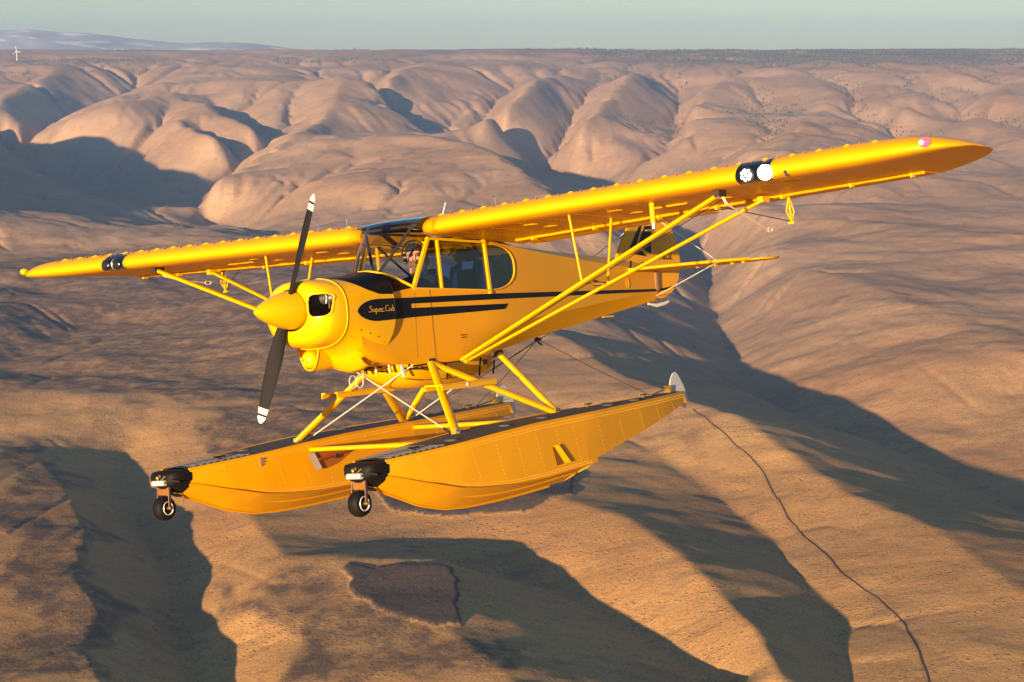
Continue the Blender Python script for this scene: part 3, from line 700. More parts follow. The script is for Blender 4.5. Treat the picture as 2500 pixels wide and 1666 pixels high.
def build_cowl():
    n = 240; xs = list(np.linspace(1.478, 1.40, 14)) + list(np.linspace(1.39, 1.15, 26)) + list(np.linspace(1.12, .55, 16))
    V = []; ids = {}
    mb = MB()
    for i, x in enumerate(xs):
        for k in range(n):
            a = 2 * math.pi * k / n; y, z = cowl_pt(x, a); X = x
            if x < 1.15: X = 1.15 - (1.15 - x) / .6 * (1.15 - x_te(z))
            V.append((X, y, z))
    Fc = []
    for i in range(len(xs) - 1):
        for k in range(n):
            q = (k + 1) % n; idx = (i * n + k, i * n + q, (i + 1) * n + q, (i + 1) * n + k); c = [sum(V[j][m] for j in idx) / 4 for m in range(3)]
            if c[0] > 1.2 and in_inlet(c[1], c[2]): continue
            Fc.append(idx)
    mb.add(V, Fc); cw = mb.build('cowling', YEL, plane, auto=40)
    # trailing lip gives the sheet an edge
    mb = MB(); e = []
    for k in range(n):
        a = 2 * math.pi * k / n; y, z = cowl_pt(.55, a); e.append(((x_te(z)), y, z))
    mb.ring_loft([e, [(p[0] + .004, p[1] * .985, p[2] + .006 * (1 if p[2] < -.8 else -1)) for p in e], [(p[0] + .05, p[1] * .985, p[2] + .008 * (1 if p[2] < -.8 else -1)) for p in e]]); mb.build('cowl_lip', YEL, cw)
    # bead behind the nose bowl
    ring = [(1.205,) + cowl_pt(1.205, 2 * math.pi * k / 72, .002) for k in range(73)]
    MB().tube(ring, .006, 6, False).build('nose_bowl_seam', YEL, cw)
    ring = [(x_seam,) + cowl_pt(x_seam, math.radians(a), .0015) for a, x_seam in [(-38, 1.14 - .0), (-38, 1.0), (-40, .85), (-44, .72)]]
    MB().tube(ring, .0022, 4).build('cowl_joint', mat('joint_brown', (.25, .10, .004), .7), cw)  # thin dark brown seam line
    for s in (1, -1):
        # inlet: rolled rim, dark plenum, finned cylinder
        cy, cz = (INLET['y0'] + INLET['y1']) / 2, (INLET['z0'] + INLET['z1']) / 2; a = (INLET['y1'] - INLET['y0']) / 2; b = (INLET['z1'] - INLET['z0']) / 2; r = INLET['r']; pts = []
        for qx, qz, a0 in ((1, 1, 0), (-1, 1, 90), (-1, -1, 180), (1, -1, 270)):
            for d in range(0, 91, 15):
                t = math.radians(a0 + d); y = cy + qx * (a - r) + r * math.cos(t); z = cz + qz * (b - r) + r * math.sin(t)
                lo, hi = 1.15, 1.478
                for _ in range(30):
                    mid = (lo + hi) / 2
                    if cowl_y(mid, z) > y: lo = mid
                    else: hi = mid
                pts.append((lo, s * y, z))
        pts.append(pts[0])
        MB().tube(pts, .0105, 8, False).build('inlet_rim', YEL, cw)
        mb = MB(); mb.ring_loft([pts[:-1], [(1.18, p[1] * .98, p[2]) for p in pts[:-1]]], True, False, True); mb.build('inlet_plenum', BLK, cw, False)
        mb = MB()
        for k in range(6): mb.lathe([(0, 0), (.05, 0), (.05, .009), (0, .009)], (1.27, s * (.20 + .019 * k), -.603), (0, s, 0), 18)
        mb.lathe([(.0, 0), (.03, 0), (.03, .15), (0, .15)], (1.27, s * .19, -.603), (0, s, 0), 14)
        mb.tube([(1.31, s * .26, -.56), (1.315, s * .28, -.60), (1.31, s * .262, -.65)], .009, 6); mb.build('engine_cylinder', ALU, cw)
        MB().box((1.30, s * .29, -.672), (.012, .012, .05)).build('intake_bolt', BRS, cw)
        # fasteners
        for (x, z) in ((1.02, -.90), (.90, -.935), (.79, -.97), (.70, -1.02)):
            MB().lathe([(0, 0.003), (.008, .003), (.009, 0)], (x, s * cowl_y(x, z), z), (0, s, 0), 8).build('cowl_fastener', DKM, cw)
        for a in (22, 15, 200 if s < 0 else -8):
            pass
    # chin scoop
    mb = MB(); arc = []
    for k in range(25):
        t = -1 + k / 12; yy = -.095 + .13 * t; arc.append((yy, -.985 - .228 * (1 - abs(t) ** 2.6)))
    rings = [[(1.185, y, z) for y, z in arc], [(1.15, y, z - .006) for y, z in arc], [(1.0, -.095 + (y + .095) * 1.1, z - .012) for y, z in arc], [(.90, -.095 + (y + .095) * 1.2, min(-.99, z + .0)) for y, z in arc], [(.72, -.095 + (y + .095) * 1.25, max(z, -1.16)) for y, z in arc]]
    mb.ring_loft(rings, closed=False)
    inner = [[(1.185, y, z) for y, z in arc], [(1.0, -.095 + (y + .095) * .9, -1.0 + (z + 1.0) * .9) for y, z in arc]]; mb.ring_loft(inner, closed=False)
    sc = mb.build('chin_scoop', YEL, cw, auto=40)
    MB().tube([(1.187, y, z) for y, z in arc], .007, 8).build('scoop_lip', YEL, cw)
    mb = MB(); mb.lathe([(0, .06), (.03, .056), (.06, .04), (.078, .012), (.084, -.02), (.08, -.12)], (1.175, -.098, -1.118), (1, .12, 0), 28); mb.build('intake_plug', YEL, cw)
    MB().lathe([(0, .004), (.007, .004), (.008, 0)], (1.232, -.125, -1.118), (1, 0, 0), 8).build('plug_screw', DKM, cw)
    # bright outlet lip under the cowling
    mb = MB(); rings = []
    for k in range(13):
        t = -1 + k / 6; y = .12 + .20 * t; d = 1 - abs(t) ** 2
        rings.append([(1.0, y, -1.13 - .03 * d), (.93, y, -1.20 - .05 * d), (.86, y, -1.215 - .055 * d), (.80, y, -1.19 - .02 * d)])
    mb.ring_loft(rings, closed=False); mb.build('outlet_lip', YEL, cw, auto=60)
    # spinner
    prof = [(0, .487), (.008, .481), (.034, .448), (.069, .385), (.106, .295), (.140, .19), (.160, .10), (.169, .03), (.172, -.005), (.172, -.03), (.166, -.035), (.10, -.035)]
    sp = MB().lathe(prof, (1.452, 0, -.680), (1, 0, 0), 56).build('spinner', YEL, plane, auto=50)
    MB().lathe([(.173, .002), (.1745, .0), (.1745, -.012), (.173, -.014)], (1.436, 0, -.680), (1, 0, 0), 56).build('spinner_backplate', DKM, sp)
    return cw
def build_prop():
    root = MB().lathe([(0, .05), (.07, .05), (.07, -.05), (0, -.05)], (1.53, 0, -.68), (1, 0, 0), 20).build('propeller', DKM, plane)
    dark = noisy(mat('propeller_grey', (.012, .012, .013), .7, spec=.2), 8, .2); pale = mat('tip_paint', (.62, .60, .52), .4); ylw = mat('tip_yellow', (.75, .42, .02), .4)
    for a in (PROP_ANG, PROP_ANG + 180):
        d = Vector((0, math.sin(math.radians(a)), math.cos(math.radians(a)))); side = Vector((1, 0, 0)).cross(d); c0 = Vector((1.53, 0, -.68))
        def ringat(r):
            ch = I(r, [.1, .25, .45, .7, .9, 1.0, 1.035], [.075, .11, .135, .125, .098, .075, .03]); th = I(r, [.1, .3, .6, 1.035], [.05, .032, .018, .006]); tw = math.radians(I(r, [.1, .3, .6, 1.035], [55, 38, 24, 15]))
            u = side * math.cos(tw) + Vector((1, 0, 0)) * math.sin(tw) * (-1); w = u.cross(d)
            return [c0 + d * r + u * (math.cos(q) * ch / 2) + w * (math.sin(q) * th / 2) for q in np.linspace(0, 2 * math.pi, 14, endpoint=False)]
        b = MB().ring_loft([ringat(r) for r in np.linspace(.08, .90, 14)], True, True, True).build('blade', dark, root)
        MB().ring_loft([ringat(r) for r in (.90, .93, .955)], True, True, True).build('tip_band', pale, b)
        MB().ring_loft([ringat(r) for r in (.955, .975)], True, True, True).build('tip_band', dark, b)
        MB().ring_loft([ringat(r) for r in (.975, 1.0, 1.02, 1.035, 1.04)], True, True, True).build('tip_band', pale, b)
PROP_ANG = 24.0
# ---------------------------------------------------------------- stripes and lettering on the flat sides
def side_strip(xs, top, bot, name, m, parent, off=.003, nz=4):
    for s in (1, -1):
        mb = MB(); rings = []
        for x in xs:
            r = []
            for k in range(nz + 1):
                z = top(x) + (bot(x) - top(x)) * k / nz
                y = (cowl_y(x, z) if x > .555 else fus_side(x, z)); r.append((x, s * (y + off), z))
            rings.append(r)
        mb.ring_loft(rings, closed=False); mb.build(name, m, parent, auto=60)
def strokes(glyphs, place, w, name, m, parent):
    """monoline lettering: every stroke a thin ribbon laid on the surface given by place(u, v)"""
    mb = MB()
    for st in glyphs:
        # round the corners a little
        P = [Vector((a, b)) for a, b in st]; Q = []
        for i in range(len(P)):
            if 0 < i < len(P) - 1: Q += [P[i] * .75 + P[i - 1] * .25, P[i] * .75 + P[i + 1] * .25]
            else: Q.append(P[i])
        for i in range(len(Q) - 1):
            d = Q[i + 1] - Q[i]
            if d.length < 1e-6: continue
            n = Vector((-d.y, d.x)).normalized() * w / 2; e = d.normalized() * w * .35
            mb.add([place(*(Q[i] - e + n)), place(*(Q[i] - e - n)), place(*(Q[i + 1] + e - n)), place(*(Q[i + 1] + e + n))], [(0, 1, 2, 3)])
    return mb.build(name, m, parent, False)
def sh(g, dx): return [[(a + dx, b) for a, b in s] for s in g]
G_u = [[(0, .5), (0, .15), (.1, 0), (.24, .08), (.3, .5)], [(.3, .5), (.3, .03), (.42, .03)]]
G_p = [[(0, .5), (0, -.42)], [(0, .34), (.14, .52), (.3, .42), (.3, .1), (.15, 0), (0, .12)], [(.28, .1), (.42, .03)]]
G_e = [[(0, .25), (.28, .28), (.26, .48), (.1, .52), (0, .28), (.08, .03), (.4, .05)]]
G_r = [[(0, .5), (0, .0)], [(0, .3), (.12, .5), (.26, .46)], [(0, .0), (.2, -.03), (.42, .02)]]
SUPER = [[(.42, .86), (.3, 1), (.1, .94), (.08, .72), (.25, .55), (.4, .38), (.36, .1), (.2, 0), (-.08, .03)]] + sh(G_u, .52) + sh(G_p, 1.0) + sh(G_e, 1.46) + sh(G_r, 1.9)
CUB = [[(2.98, .86), (2.8, 1), (2.55, .85), (2.47, .45), (2.58, .08), (2.85, 0), (3.06, .12)]] + sh(G_u, 3.1) + [[(3.6, 1.0), (3.6, .1), (3.72, 0), (3.88, .15), (3.86, .42), (3.72, .5), (3.6, .36)], [(3.86, .3), (4.02, .36)]]
PIPER = [[(.05, 0), (.12, .95)], [(-.1, .8), (.1, 1), (.4, .95), (.44, .7), (.3, .5), (.1, .48)]] + sh([[(0, .5), (0, .05), (.1, .0)], [(0, .72), (.02, .76)]], .62) + sh(G_p, .85) + sh(G_e, 1.32) + sh(G_r, 1.78) + [[(-.1, -.25), (2.3, -.25)]]
NNUM = [[(0, 0), (0, 1), (.42, 0), (.42, 1)], [(.62, .85), (.74, 1), (.74, 0)]] + [[(1.15, .52), (1.0, .62), (1.0, .9), (1.12, 1), (1.3, 1), (1.4, .9), (1.4, .62), (1.25, .52), (1.0, .4), (1.0, .1), (1.1, 0), (1.32, 0), (1.42, .1), (1.42, .4), (1.25, .52)], [(1.66, .92), (1.78, 1), (1.98, 1), (2.08, .88), (2.08, .62), (1.9, .53), (2.08, .42), (2.08, .1), (1.98, 0), (1.76, 0), (1.64, .1)], [(2.28, 1), (2.68, 1), (2.28, 0), (2.7, 0)]]

fus = build_fuselage()
cowl = build_cowl()
build_prop()
# upper stripe with its rounded nose, the yellow slot and the short lower bar
def nose_half(x):   # half height of the dark flash near its nose
    t = max(0, min(1, (1.075 - x) / .30)); return .098 * (1 - (1 - t) ** 2.2) ** .62
def st_top(x): return I(x, [-5, -1.0, .2, .75], [-.684, -.646, -.642, -.640]) if x < .77 else -.738 + nose_half(x)
def st_bot(x): return I(x, [-5, -1.0, .27], [-.712, -.703, -.700]) if x < .27 else (-.738 - nose_half(x) if x > .77 else I(x, [.27, .77], [-.822, -.834]))
side_strip([1.075, 1.07, 1.06, 1.045, 1.02, .98, .93, .87, .82, .77, .70, .62, .56], st_top, st_bot, 'side_stripe', NAVY, fus, .0045, 10)
side_strip([.545, .45, .35, .27], st_top, lambda x: I(x, [.27, .77], [-.822, -.834]), 'side_stripe', NAVY, fus, .0045, 8)
side_strip([.27, .2, 0, -.2, -.45, -.7, -.9, -1.05, -1.22, -1.4, -1.6, -1.9, -2.3, -2.8, -3.3, -3.8, -4.25, -4.6, -4.83], st_top, lambda x: I(x, [-4.84, -1.0, .27], [-.711, -.703, -.698]), 'side_stripe', NAVY, fus, .0045, 3)
side_strip([.27, .2, 0, -.2, -.45, -.7, -.9, -1.05, -1.24], lambda x: I(x, [-1.3, .27], [-.752, -.738]), lambda x: I(x, [-1.3, .27], [-.802, -.822]), 'side_stripe', NAVY, fus, .0045, 3)
mb = MB()
for s in (1, -1):
    mb.add([(-1.24, s * (hw(-1.24) + .0045), -.752), (-1.31, s * (hw(-1.31) + .0045), -.751), (-1.245, s * (hw(-1.245) + .0045), -.801)], [(0, 1, 2)]); mb.build('stripe_tip', NAVY, fus, False); mb = MB()

LET = mat('lettering_yellow', (.80, .42, .03), .5)
for s in (1, -1):
    x0 = .922 if s > 0 else .55
    def place(u, v, s=s, x0=x0):
        x = x0 - s * u * .0915; z = -.752 + v * .052; return (x, s * ((cowl_y(x, z) if x > .555 else fus_side(x, z)) + .007), z)
    strokes(SUPER + CUB, place, .085, 'name_script', LET, fus)
    def place2(u, v, s=s):
        x = (-3.2 - u * .17) if s > 0 else (-3.65 + u * .17); z = -.603 + v * .046 ; return (x, s * (hw(x) + .004), z)
    strokes(PIPER, place2, .16, 'maker_script', NAVY, fus)
# door and panel seams, placard
SEAM = mat('seam_line', (.20, .085, .004), .7)
for s in (1, -1):
    for xa, za, xb, zb in ((.20, -.60, .235, -1.19), (-.03, -.58, -.035, -1.20)):
        MB().tube([(xa + (xb - xa) * t, s * (hw(0) + .0015), za + (zb - za) * t) for t in (0, .25, .5, .75, 1)], .0028, 4).build('door_seam', SEAM, fus)
for k in range(2): MB().box((-.50, .364, -1.02 - .022 * k), (.10 - .02 * k, .003, .008)).build('placard', mat('placard_ink', (.05, .03, .01), .6), fus, False)

mb = MB()
mb.tube([(-4.02 + .03 * math.cos(a), hw(-4.02) + .004, -.60 + .055 * math.sin(a)) for a in np.linspace(0, 2 * math.pi, 17)], .003, 4); mb.build('lift_handle', FAB, fus)

# ---------------------------------------------------------------- cabin
LIN = MB()
for s in (1, -1):
    LIN.add([(.55, s * .345, -.62), (-1.55, s * .300, zs(-1.55) - .01), (-1.55, s * .28, -.93), (-.85, s * .32, -1.0), (-.4, s * .335, -1.18), (.55, s * .345, -1.18)], [(0, 1, 2, 3, 4, 5)])
LIN.add([(.55, .345, -1.18), (-.4, .335, -1.18), (-.85, .32, -1.0), (-1.55, .28, -.93), (-1.55, -.28, -.93), (-.85, -.32, -1.0), (-.4, -.335, -1.18), (.55, -.345, -1.18)], [(0, 1, 6, 7), (1, 2, 5, 6), (2, 3, 4, 5)])
LIN.add([(-1.56, .29, -.25), (-1.56, -.29, -.25), (-1.56, -.28, -.93), (-1.56, .28, -.93)], [(0, 1, 2, 3)])
LIN.build('cabin_lining', DARKIN, fus, False)
mb = MB(); rings = []
for k in range(17):
    t = -1 + k / 8; rings.append([(.30, .35 * t, -.58 + .15 * (1 - abs(t) ** 2.4)), (.27, .35 * t, -.90)])
mb.ring_loft(rings, closed=False); mb.build('instrument_panel', DARKIN, fus)
# windshield and its frame
mb = MB(); rings = []
for k in range(33):
    t = -1 + k / 16; a, b = ws_base(t), ws_top(t); r = []
    for q in np.linspace(0, 1, 9):
        w = math.sin(math.pi * q); r.append((a[0] + (b[0] - a[0]) * q + .045 * w * (1 - abs(t) ** 4), a[1] + (b[1] - a[1]) * q, a[2] + (b[2] - a[2]) * q + .012 * w))
    rings.append(r)
mb.ring_loft(rings, closed=False); mb.build('windshield', GLS, fus, auto=80)
MB().tube([Vector(ws_base(-1 + k / 16)) + Vector((.004, 0, .006)) for k in range(33)], .016, 8).build('windshield_frame', YEL, fus)
# roof between the wings: blue tinted skylight over the seats, painted behind
def roof_z(x): return I(x, [-1.65, -1.2, -.9, -.6, -.35, -.15, -.05, 0, .03, .06], [-.14, .0, .055, .095, .108, .10, .086, .074, .062, .04])
mb = MB(); rings = []
for x in (.055, .03, 0, -.05, -.1, -.2, -.35, -.5): rings.append([(x, .372 * t, roof_z(x) + .012 * (1 - t * t)) for t in np.linspace(-1, 1, 9)])
mb.ring_loft(rings, closed=False); mb.build('skylight', paint('blue_tinted_skylight', (.012, .05, .11), .12, .8), fus)
mb = MB(); rings = []
for x in (-.5, -.7, -.9, -1.2, -1.45, -1.65): rings.append([(x, .372 * t, roof_z(x) + .012 * (1 - t * t)) for t in np.linspace(-1, 1, 9)])
mb.ring_loft(rings, closed=False); mb.build('roof', YEL, fus)
# posts and sills
def post(p, q, w, name='window_post', m=YEL, d=.03):
    p, q = Vector(p), Vector(q); t = (q - p).normalized(); x = Vector((t.z, 0, -t.x)).normalized(); mb = MB()
    R = []
    for o in (p, q): R.append([o + x * (a * w / 2) + Vector((0, b * d / 2, 0)) for a, b in ((-1, -1), (1, -1), (1, 1), (-1, 1))])
    mb.ring_loft(R, True, True, True); return mb.build(name, m, fus, False)
for s in (1, -1):
    y = s * .358
    post((.2, y, -.562), (-.083, y, -.10), .034); post((-.226, y, zs(-.226)), (-.214, y, -.11), .024); post((-.998, s * .357, zs(-1.0) - .03), (-.962, s * .357, -.06), .032)
    post((.2, y, -.562), (-1.0, s * .357, zs(-1.0)), .018, 'window_sill'); post((-.083, y, -.108), (-.985, s * .357, -.15), .022, 'window_header')
    MB().add([(.185, s * .352, -.56), (-.09, s * .352, -.11), (-.215, s * .352, -.115), (-.226, s * .352, zs(-.226))], [(0, 1, 2, 3)]).build('window_pane', GLS2 if s > 0 else GLS, fus, False)
    MB().add([(-.226, s * .352, zs(-.226)), (-.215, s * .352, -.115), (-.97, s * .350, -.15), (-.99, s * .350, zs(-.99))], [(0, 1, 2, 3)]).build('window_pane', GLS2 if s > 0 else GLS, fus, False)
    out = []
    for k in range(25):
        a = math.pi / 2 - math.pi * k / 24; cx = abs(math.cos(a)) ** .82; sz = math.copysign(abs(math.sin(a)) ** .82, math.sin(a)); x = -1.0 - .487 * cx; out.append((x, s * (hw(x) - .002), -.388 + .222 * sz))
    MB().add(out, [tuple(range(25))]).build('window_pane', GLS2 if s > 0 else GLS, fus, False)
    MB().tube([(p[0], p[1] + s * .004, p[2]) for p in out], .009, 6).build('quarter_window_rim', YEL, fus)
# black cabin tubes: V brace in the windscreen, roof tubes, door post inside
mb = MB()
for p, q, r in (((.28, .02, -.40), (.02, .29, .03), .014), ((.28, -.02, -.40), (.02, -.29, .03), .014), ((.02, -.33, .02), (.02, .33, .02), .012), ((-.9, -.32, -.06), (-.9, .32, -.06), .012), ((.02, -.33, .02), (-.9, .1, .0), .011), ((.05, -.335, -.08), (.25, -.335, -.56), .016), ((-.2, -.335, -.12), (-.9, -.335, -.55), .011), ((-.9, .30, -.08), (-.95, .28, -1.1), .012)): mb.tube([p, q], r, 8)
mb.build('cabin_tube', DARKIN, fus)
def seat(x, m, top=-.40):
    mb = MB(); rings = []
    for z, xx, w in ((-.95, 0, .21), (-.75, -.03, .25), (top - .12, -.07, .26), (top - .04, -.08, .24), (top, -.085, .16)):
        rings.append([(x + xx + .045 * math.cos(a), w * math.copysign(abs(math.sin(a)) ** .6, math.sin(a)), z) for a in np.linspace(0, 2 * math.pi, 20, endpoint=False)])
    mb.ring_loft(rings, True, True, True); mb.box((x + .24, 0, -.95), (.46, .42, .09)); return mb.build('seat', m, fus)
seat(-.60, BLUE, -.36); seat(-1.16, BLUE, -.30)
MB().box((-1.35, 0, -.58), (.40, .56, .26)).build('baggage_shelf', BLUE, fus, False)
MB().lathe([(.036, .004), (.043, 0), (.036, -.004)], (-.02, .335, -.40), (.25, 1, 0), 20).build('vent_ring', ALU, fus)
# aerials and vents on top
mb = MB(); mb.tube([(-.28, .395, .085), (-.352, .40, .225)], [.006, .004], 6); mb.build('whip_aerial', WHT, fus)
MB().tube([(-.30, 1.0, .11), (-.30, 1.0, .20), (-.27, 1.0, .215)], .006, 6).build('fuel_vent', ALU, fus)
MB().tube([(.02, -.50, .08), (.02, -.50, .17)], .006, 6).build('fuel_vent', ALU, fus)
MB().tube([(.04 , .36 * math.cos(a) , .095 + .03 * math.sin(a)) for a in (0, .05, .1)], .004, 4).build('grab_wire', DKM, fus)
# ---------------------------------------------------------------- wings
AFX = [0, .004, .0125, .025, .05, .085, .13, .18, .25, .33, .42, .5, .6, .7, .765, .82, .9, .96, 1]
AUP = [0, .017, .030, .043, .060, .077, .090, .098, .105, .107, .103, .096, .082, .064, .051, .040, .022, .009, .001]
ALO = [0, -.011, -.018, -.023, -.028, -.030, -.030, -.028, -.024, -.021, -.017, -.014, -.011, -.008, -.0065, -.005, -.003, -.002, -.001]
YT0, YT1 = 4.86, 5.42
def wle(y): 
    t = max(0, (y - YT0) / (YT1 - YT0)); return -.50 * (1 - (1 - min(1, t) ** 3.0) ** .5) if t > 0 else 0.0
def wte(y):
    t = max(0, (y - 4.74) / (YT1 - 4.74)); return -1.60 + .34 * min(1, t) ** 1.3 + .52 * (1 - (1 - min(1, t) ** 4) ** .5)
def wzl(y): return -.02 + .0205 * (y - .36)
def winc(y): return I(y, [.36, 4.7, 5.42], [-.150, -.088, -.01])       # trailing edge height below the leading edge
def wthk(y): return I(y, [.36, 4.6, 5.0, 5.2, 5.35, 5.42], [1, 1, .86, .64, .36, .12])
def wpt(y, fx, up, fab=True):
    a, b = wle(y), wte(y); c = a - b; x = a - fx * c
    t = I(fx, AFX, AUP if up else ALO) * 1.6 * wthk(y) * (1 if y < 4.6 else max(.2, c / 1.6) ** .3)
    sag = 0
    if fab and y < 4.7 and fx > .14: sag = .007 * math.sin(math.pi * (y - .36) / .305) ** 2 * min(1, (fx - .14) / .1) * (1 - fx) * 1.3
    return (x, y, wzl(y) + winc(y) * (-x / 1.6) + (t - sag if up else t + sag))
def skin(ys, fxs, s, closed_te=True):
    rings = []
    for y in ys:
        r = [wpt(y, f, True) for f in fxs[::-1]] + [wpt(y, f, False) for f in fxs[1:]]
        rings.append([(p[0], s * p[1], p[2]) for p in r])
    return rings
FXW = [0, .004, .0125, .025, .05, .085, .13, .18, .25, .33, .42, .5, .6, .7, .765]
def build_wing(s):
    mb = MB(); ys = list(np.arange(.372, 4.70, .0762)) + [4.72]
    r = skin(ys, FXW, s); mb.ring_loft(r, True, True, False)
    yt = list(np.linspace(4.72, 5.1, 9)) + list(5.42 - .29 * np.linspace(1, 0, 18) ** 1.8)
    r = skin(yt, AFX, s); mb.ring_loft(r, True, True, True)
    # inboard bay runs full chord
    r = skin([.372, .45, .52], AFX, s); mb.ring_loft(r, True, True, True)
    w = mb.build('wing', FAB, plane, auto=40)
    for nm, y0, y1, dr in (('flap', .535, 2.60, .05), ('aileron', 2.625, 4.705, -.005 * s)):
        fx = [.785, .80, .82, .86, .9, .96, 1]; rings = []
        for y in np.arange(y0, y1 + .001, (y1 - y0) / 24):
            h = wpt(y, .79, True); hz = (wpt(y, .79, True)[2] + wpt(y, .79, False)[2]) / 2
            up = [wpt(y, f, True) for f in fx[::-1]]; lo = [wpt(y, f, False) for f in fx]
            nose = [(up[-1][0] + .018, y, (up[-1][2] + lo[0][2]) / 2)]
            rr = up + nose + lo[:-1]
            rings.append([(p[0], s * p[1], p[2] + (p[0] - h[0]) * dr - .006 - .014 * (p[0] > h[0] - .01)) for p in rr])
        c = MB().ring_loft(rings, True, True, True).build(nm, FAB, w, auto=40)
    # bright hinge lip
    mb = MB(); mb.tube([(wpt(y, .77, False)[0], s * y, wpt(y, .77, False)[2] - .012) for y in np.linspace(.55, 4.68, 30)], .007, 6); mb.build('hinge_lip', FAB, w)
    for y in (.75, 1.45, 2.15, 2.75, 3.4, 4.05, 4.6):
        p = wpt(y, .785, False); mb = MB(); mb.box((p[0], s * y, p[2] - .018), (.07, .022, .035)); mb.build('hinge_bracket', YEL, w, False)
    # rib stitching, in rows under the fabric
    mb = MB()
    for k in range(14):
        y = .36 + .305 * (k + 1)
        for f in np.arange(.17, .75, .042):
            p = wpt(y, f, False); mb.lathe([(0, -.003), (.007, -.002), (.009, 0)], (p[0], s * y, p[2]), (0, 0, 1), 5)
    o = mb.build('rib_stitch', FAB, w); o['kind'] = 'stuff'
    # vortex generators: thin angled fins along the upper leading edge
    fin = MB(); fin.add([(.022, -.002, 0), (.022, .002, 0), (-.026, .002, 0), (-.026, -.002, 0), (-.026, -.002, .021), (-.026, .002, .021), (-.004, -.002, .021), (-.004, .002, .021)], [(0, 3, 4, 6), (1, 7, 5, 2), (3, 2, 5, 4), (0, 6, 7, 1), (4, 5, 7, 6), (0, 1, 2, 3)])
    proto = fin.build('vortex_generator', YEL, w, False); first = True
    for k in range(44):
        y = .50 + .118 * k
        if y > 4.75: break
        p = wpt(y, .075, True); ang = (25 if k % 2 else -25) * s; M = Matrix.Translation((p[0], s * y, p[2] - .002)) @ Matrix.Rotation(math.radians(ang), 4, 'Z') @ Matrix.Rotation(math.radians(-14), 4, 'Y') @ Matrix.Scale(1.3, 4)
        if first: proto.matrix_local = M; first = False
        else: dup(proto, w, M)
    # landing-light bay in the leading edge
    def le_patch(y0, y1, f_up, f_lo, off, m, name, n=10):
        mb = MB(); rings = []
        for y in np.linspace(y0, y1, n):
            r = []
            for q in np.linspace(-1, 1, 31):
                f = abs(q) ** 2 * (f_up if q > 0 else f_lo); p = Vector(wpt(y, f, q > 0, False)); d = Vector((1, 0, 0)) * (1 - abs(q)) + Vector((0, 0, 1)) * q; r.append((p.x + d.x * off, s * y, p.z + d.z * off))
            rings.append(r)
        mb.ring_loft(rings, closed=False); return mb.build(name, m, w, auto=60)
    y0, y1 = 3.585, 3.905
    le_patch(y0, y1, .085, .06, .003, paint('landing_light_bay', (.006, .008, .012), .12, .8), 'light_bay', 12)
    for yy in (y0, y1): le_patch(yy - .006, yy + .006, .09, .065, .007, YEL, 'bay_frame', 3)
    for i, yy in enumerate((3.695, 3.855)):
        p = wpt(yy, 0, True); c = (p[0] + .004, s * yy, p[2] + .004)
        lamp = MB().lathe([(0, .016), (.028, .015), (.05, .012), (.06, .004), (.062, -.02)], c, (1, 0, .05), 28)
        if s > 0 and i == 1: lamp.build('landing_lamp', emit('lamp_lit', (1, .98, .95), 9.0), w)
        elif s > 0:
            l = lamp.build('landing_lamp', mat('lamp_reflector', (.16, .17, .18), .2, .8), w)
            for k in range(8):
                a = k * math.pi / 3.5; rr = .038 if k < 7 else 0; MB().sphere((c[0] + .013, c[1] + rr * math.cos(a), c[2] + rr * math.sin(a)), .0135, 10, 6).build('led', emit('led_lit', (1, .98, .95), 3.0), l)
        else:
            l = lamp.build('landing_lamp', mat('lamp_dark', (.01, .01, .012), .15, .0, .8), w)
            if i == 0: MB().tube([(c[0] + .014, c[1] + .05 * math.cos(a), c[2] + .055 * math.sin(a)) for a in np.linspace(.5 * math.pi, 1.5 * math.pi, 12)][::1], .005, 6).build('lamp_bezel', ALU, l)
    # strut fitting, aileron bell crank, rod
    for px, nm in ((-.23, 'strut_fitting'), (-1.03, 'strut_fitting')):
        mb = MB(); zz = -.035 if px > -.5 else -.075; mb.box((px, s * 3.32, zz - .012), (.13, .05, .05)); mb.tube([(px - .05, s * 3.30, zz - .03), (px + .05, s * 3.30, zz - .03)], .014, 8); mb.build(nm, DKM if px > -.5 else YEL, w, False)
    mb = MB(); top = (-1.30, s * 3.43, -.065); bot = (-1.325, s * 3.43, -.29)
    for d in (-.035, .035):
        for e in (-.02, .02):
            mid = (-1.31 + d, s * 3.43 + e, -.20); mb.tube([top, mid, bot], .007, 6)
    mb.box((-1.325, s * 3.43, -.30), (.035, .05, .018)); mb.build('bell_crank', YEL, w)
    MB().tube([(-1.325, s * 3.43, -.29), (-1.0, s * 2.9, -.10)], .005, 6).build('control_cable', DKM, w)
    MB().tube([(-.70, s * 2.4, wpt(2.4, .44, False)[2] - .004), (-.70, s * 2.75, wpt(2.75, .44, False)[2] - .004)], .012, 6).build('inspection_ring', FAB, w)
    for (f, y) in ((.30, 1.25), (.30, 2.15), (.52, 2.15), (.30, 3.85), (.52, 3.05), (.5, 1.25)):
        p = wpt(y, f, False); MB().lathe([(.075, .0), (.078, -.006), (.07, -.008), (0, -.007)], (p[0], s * y, p[2] + .002), (0, 0, 1), 24).build('inspection_cover', FAB, w)
    # pitot mast under the port wing
    if s > 0:
        MB().tube([(-.32, 2.61, -.04), (-.32, 2.61, -.215)], .022, 10).build('pitot_mast', YEL, w)
        MB().tube([(-.32, 2.61, -.215), (-.32, 2.61, -.262), (-.30, 2.61, -.275), (-.18, 2.61, -.277)], [.017, .015, .012, .007], 8).build('pitot_tube', ALU, w)
        for xx, yy, zz in ((3.45 * 0 - .01, 4.035, .035), (-.012, 4.045, .012)): MB().lathe([(0, .004), (.014, .003), (.015, 0)], (.006, yy, zz), (1, 0, 0), 10).build('stall_vane', DKM, w)
    # tip light
    yl = 5.19; p = wpt(yl, .0, True)
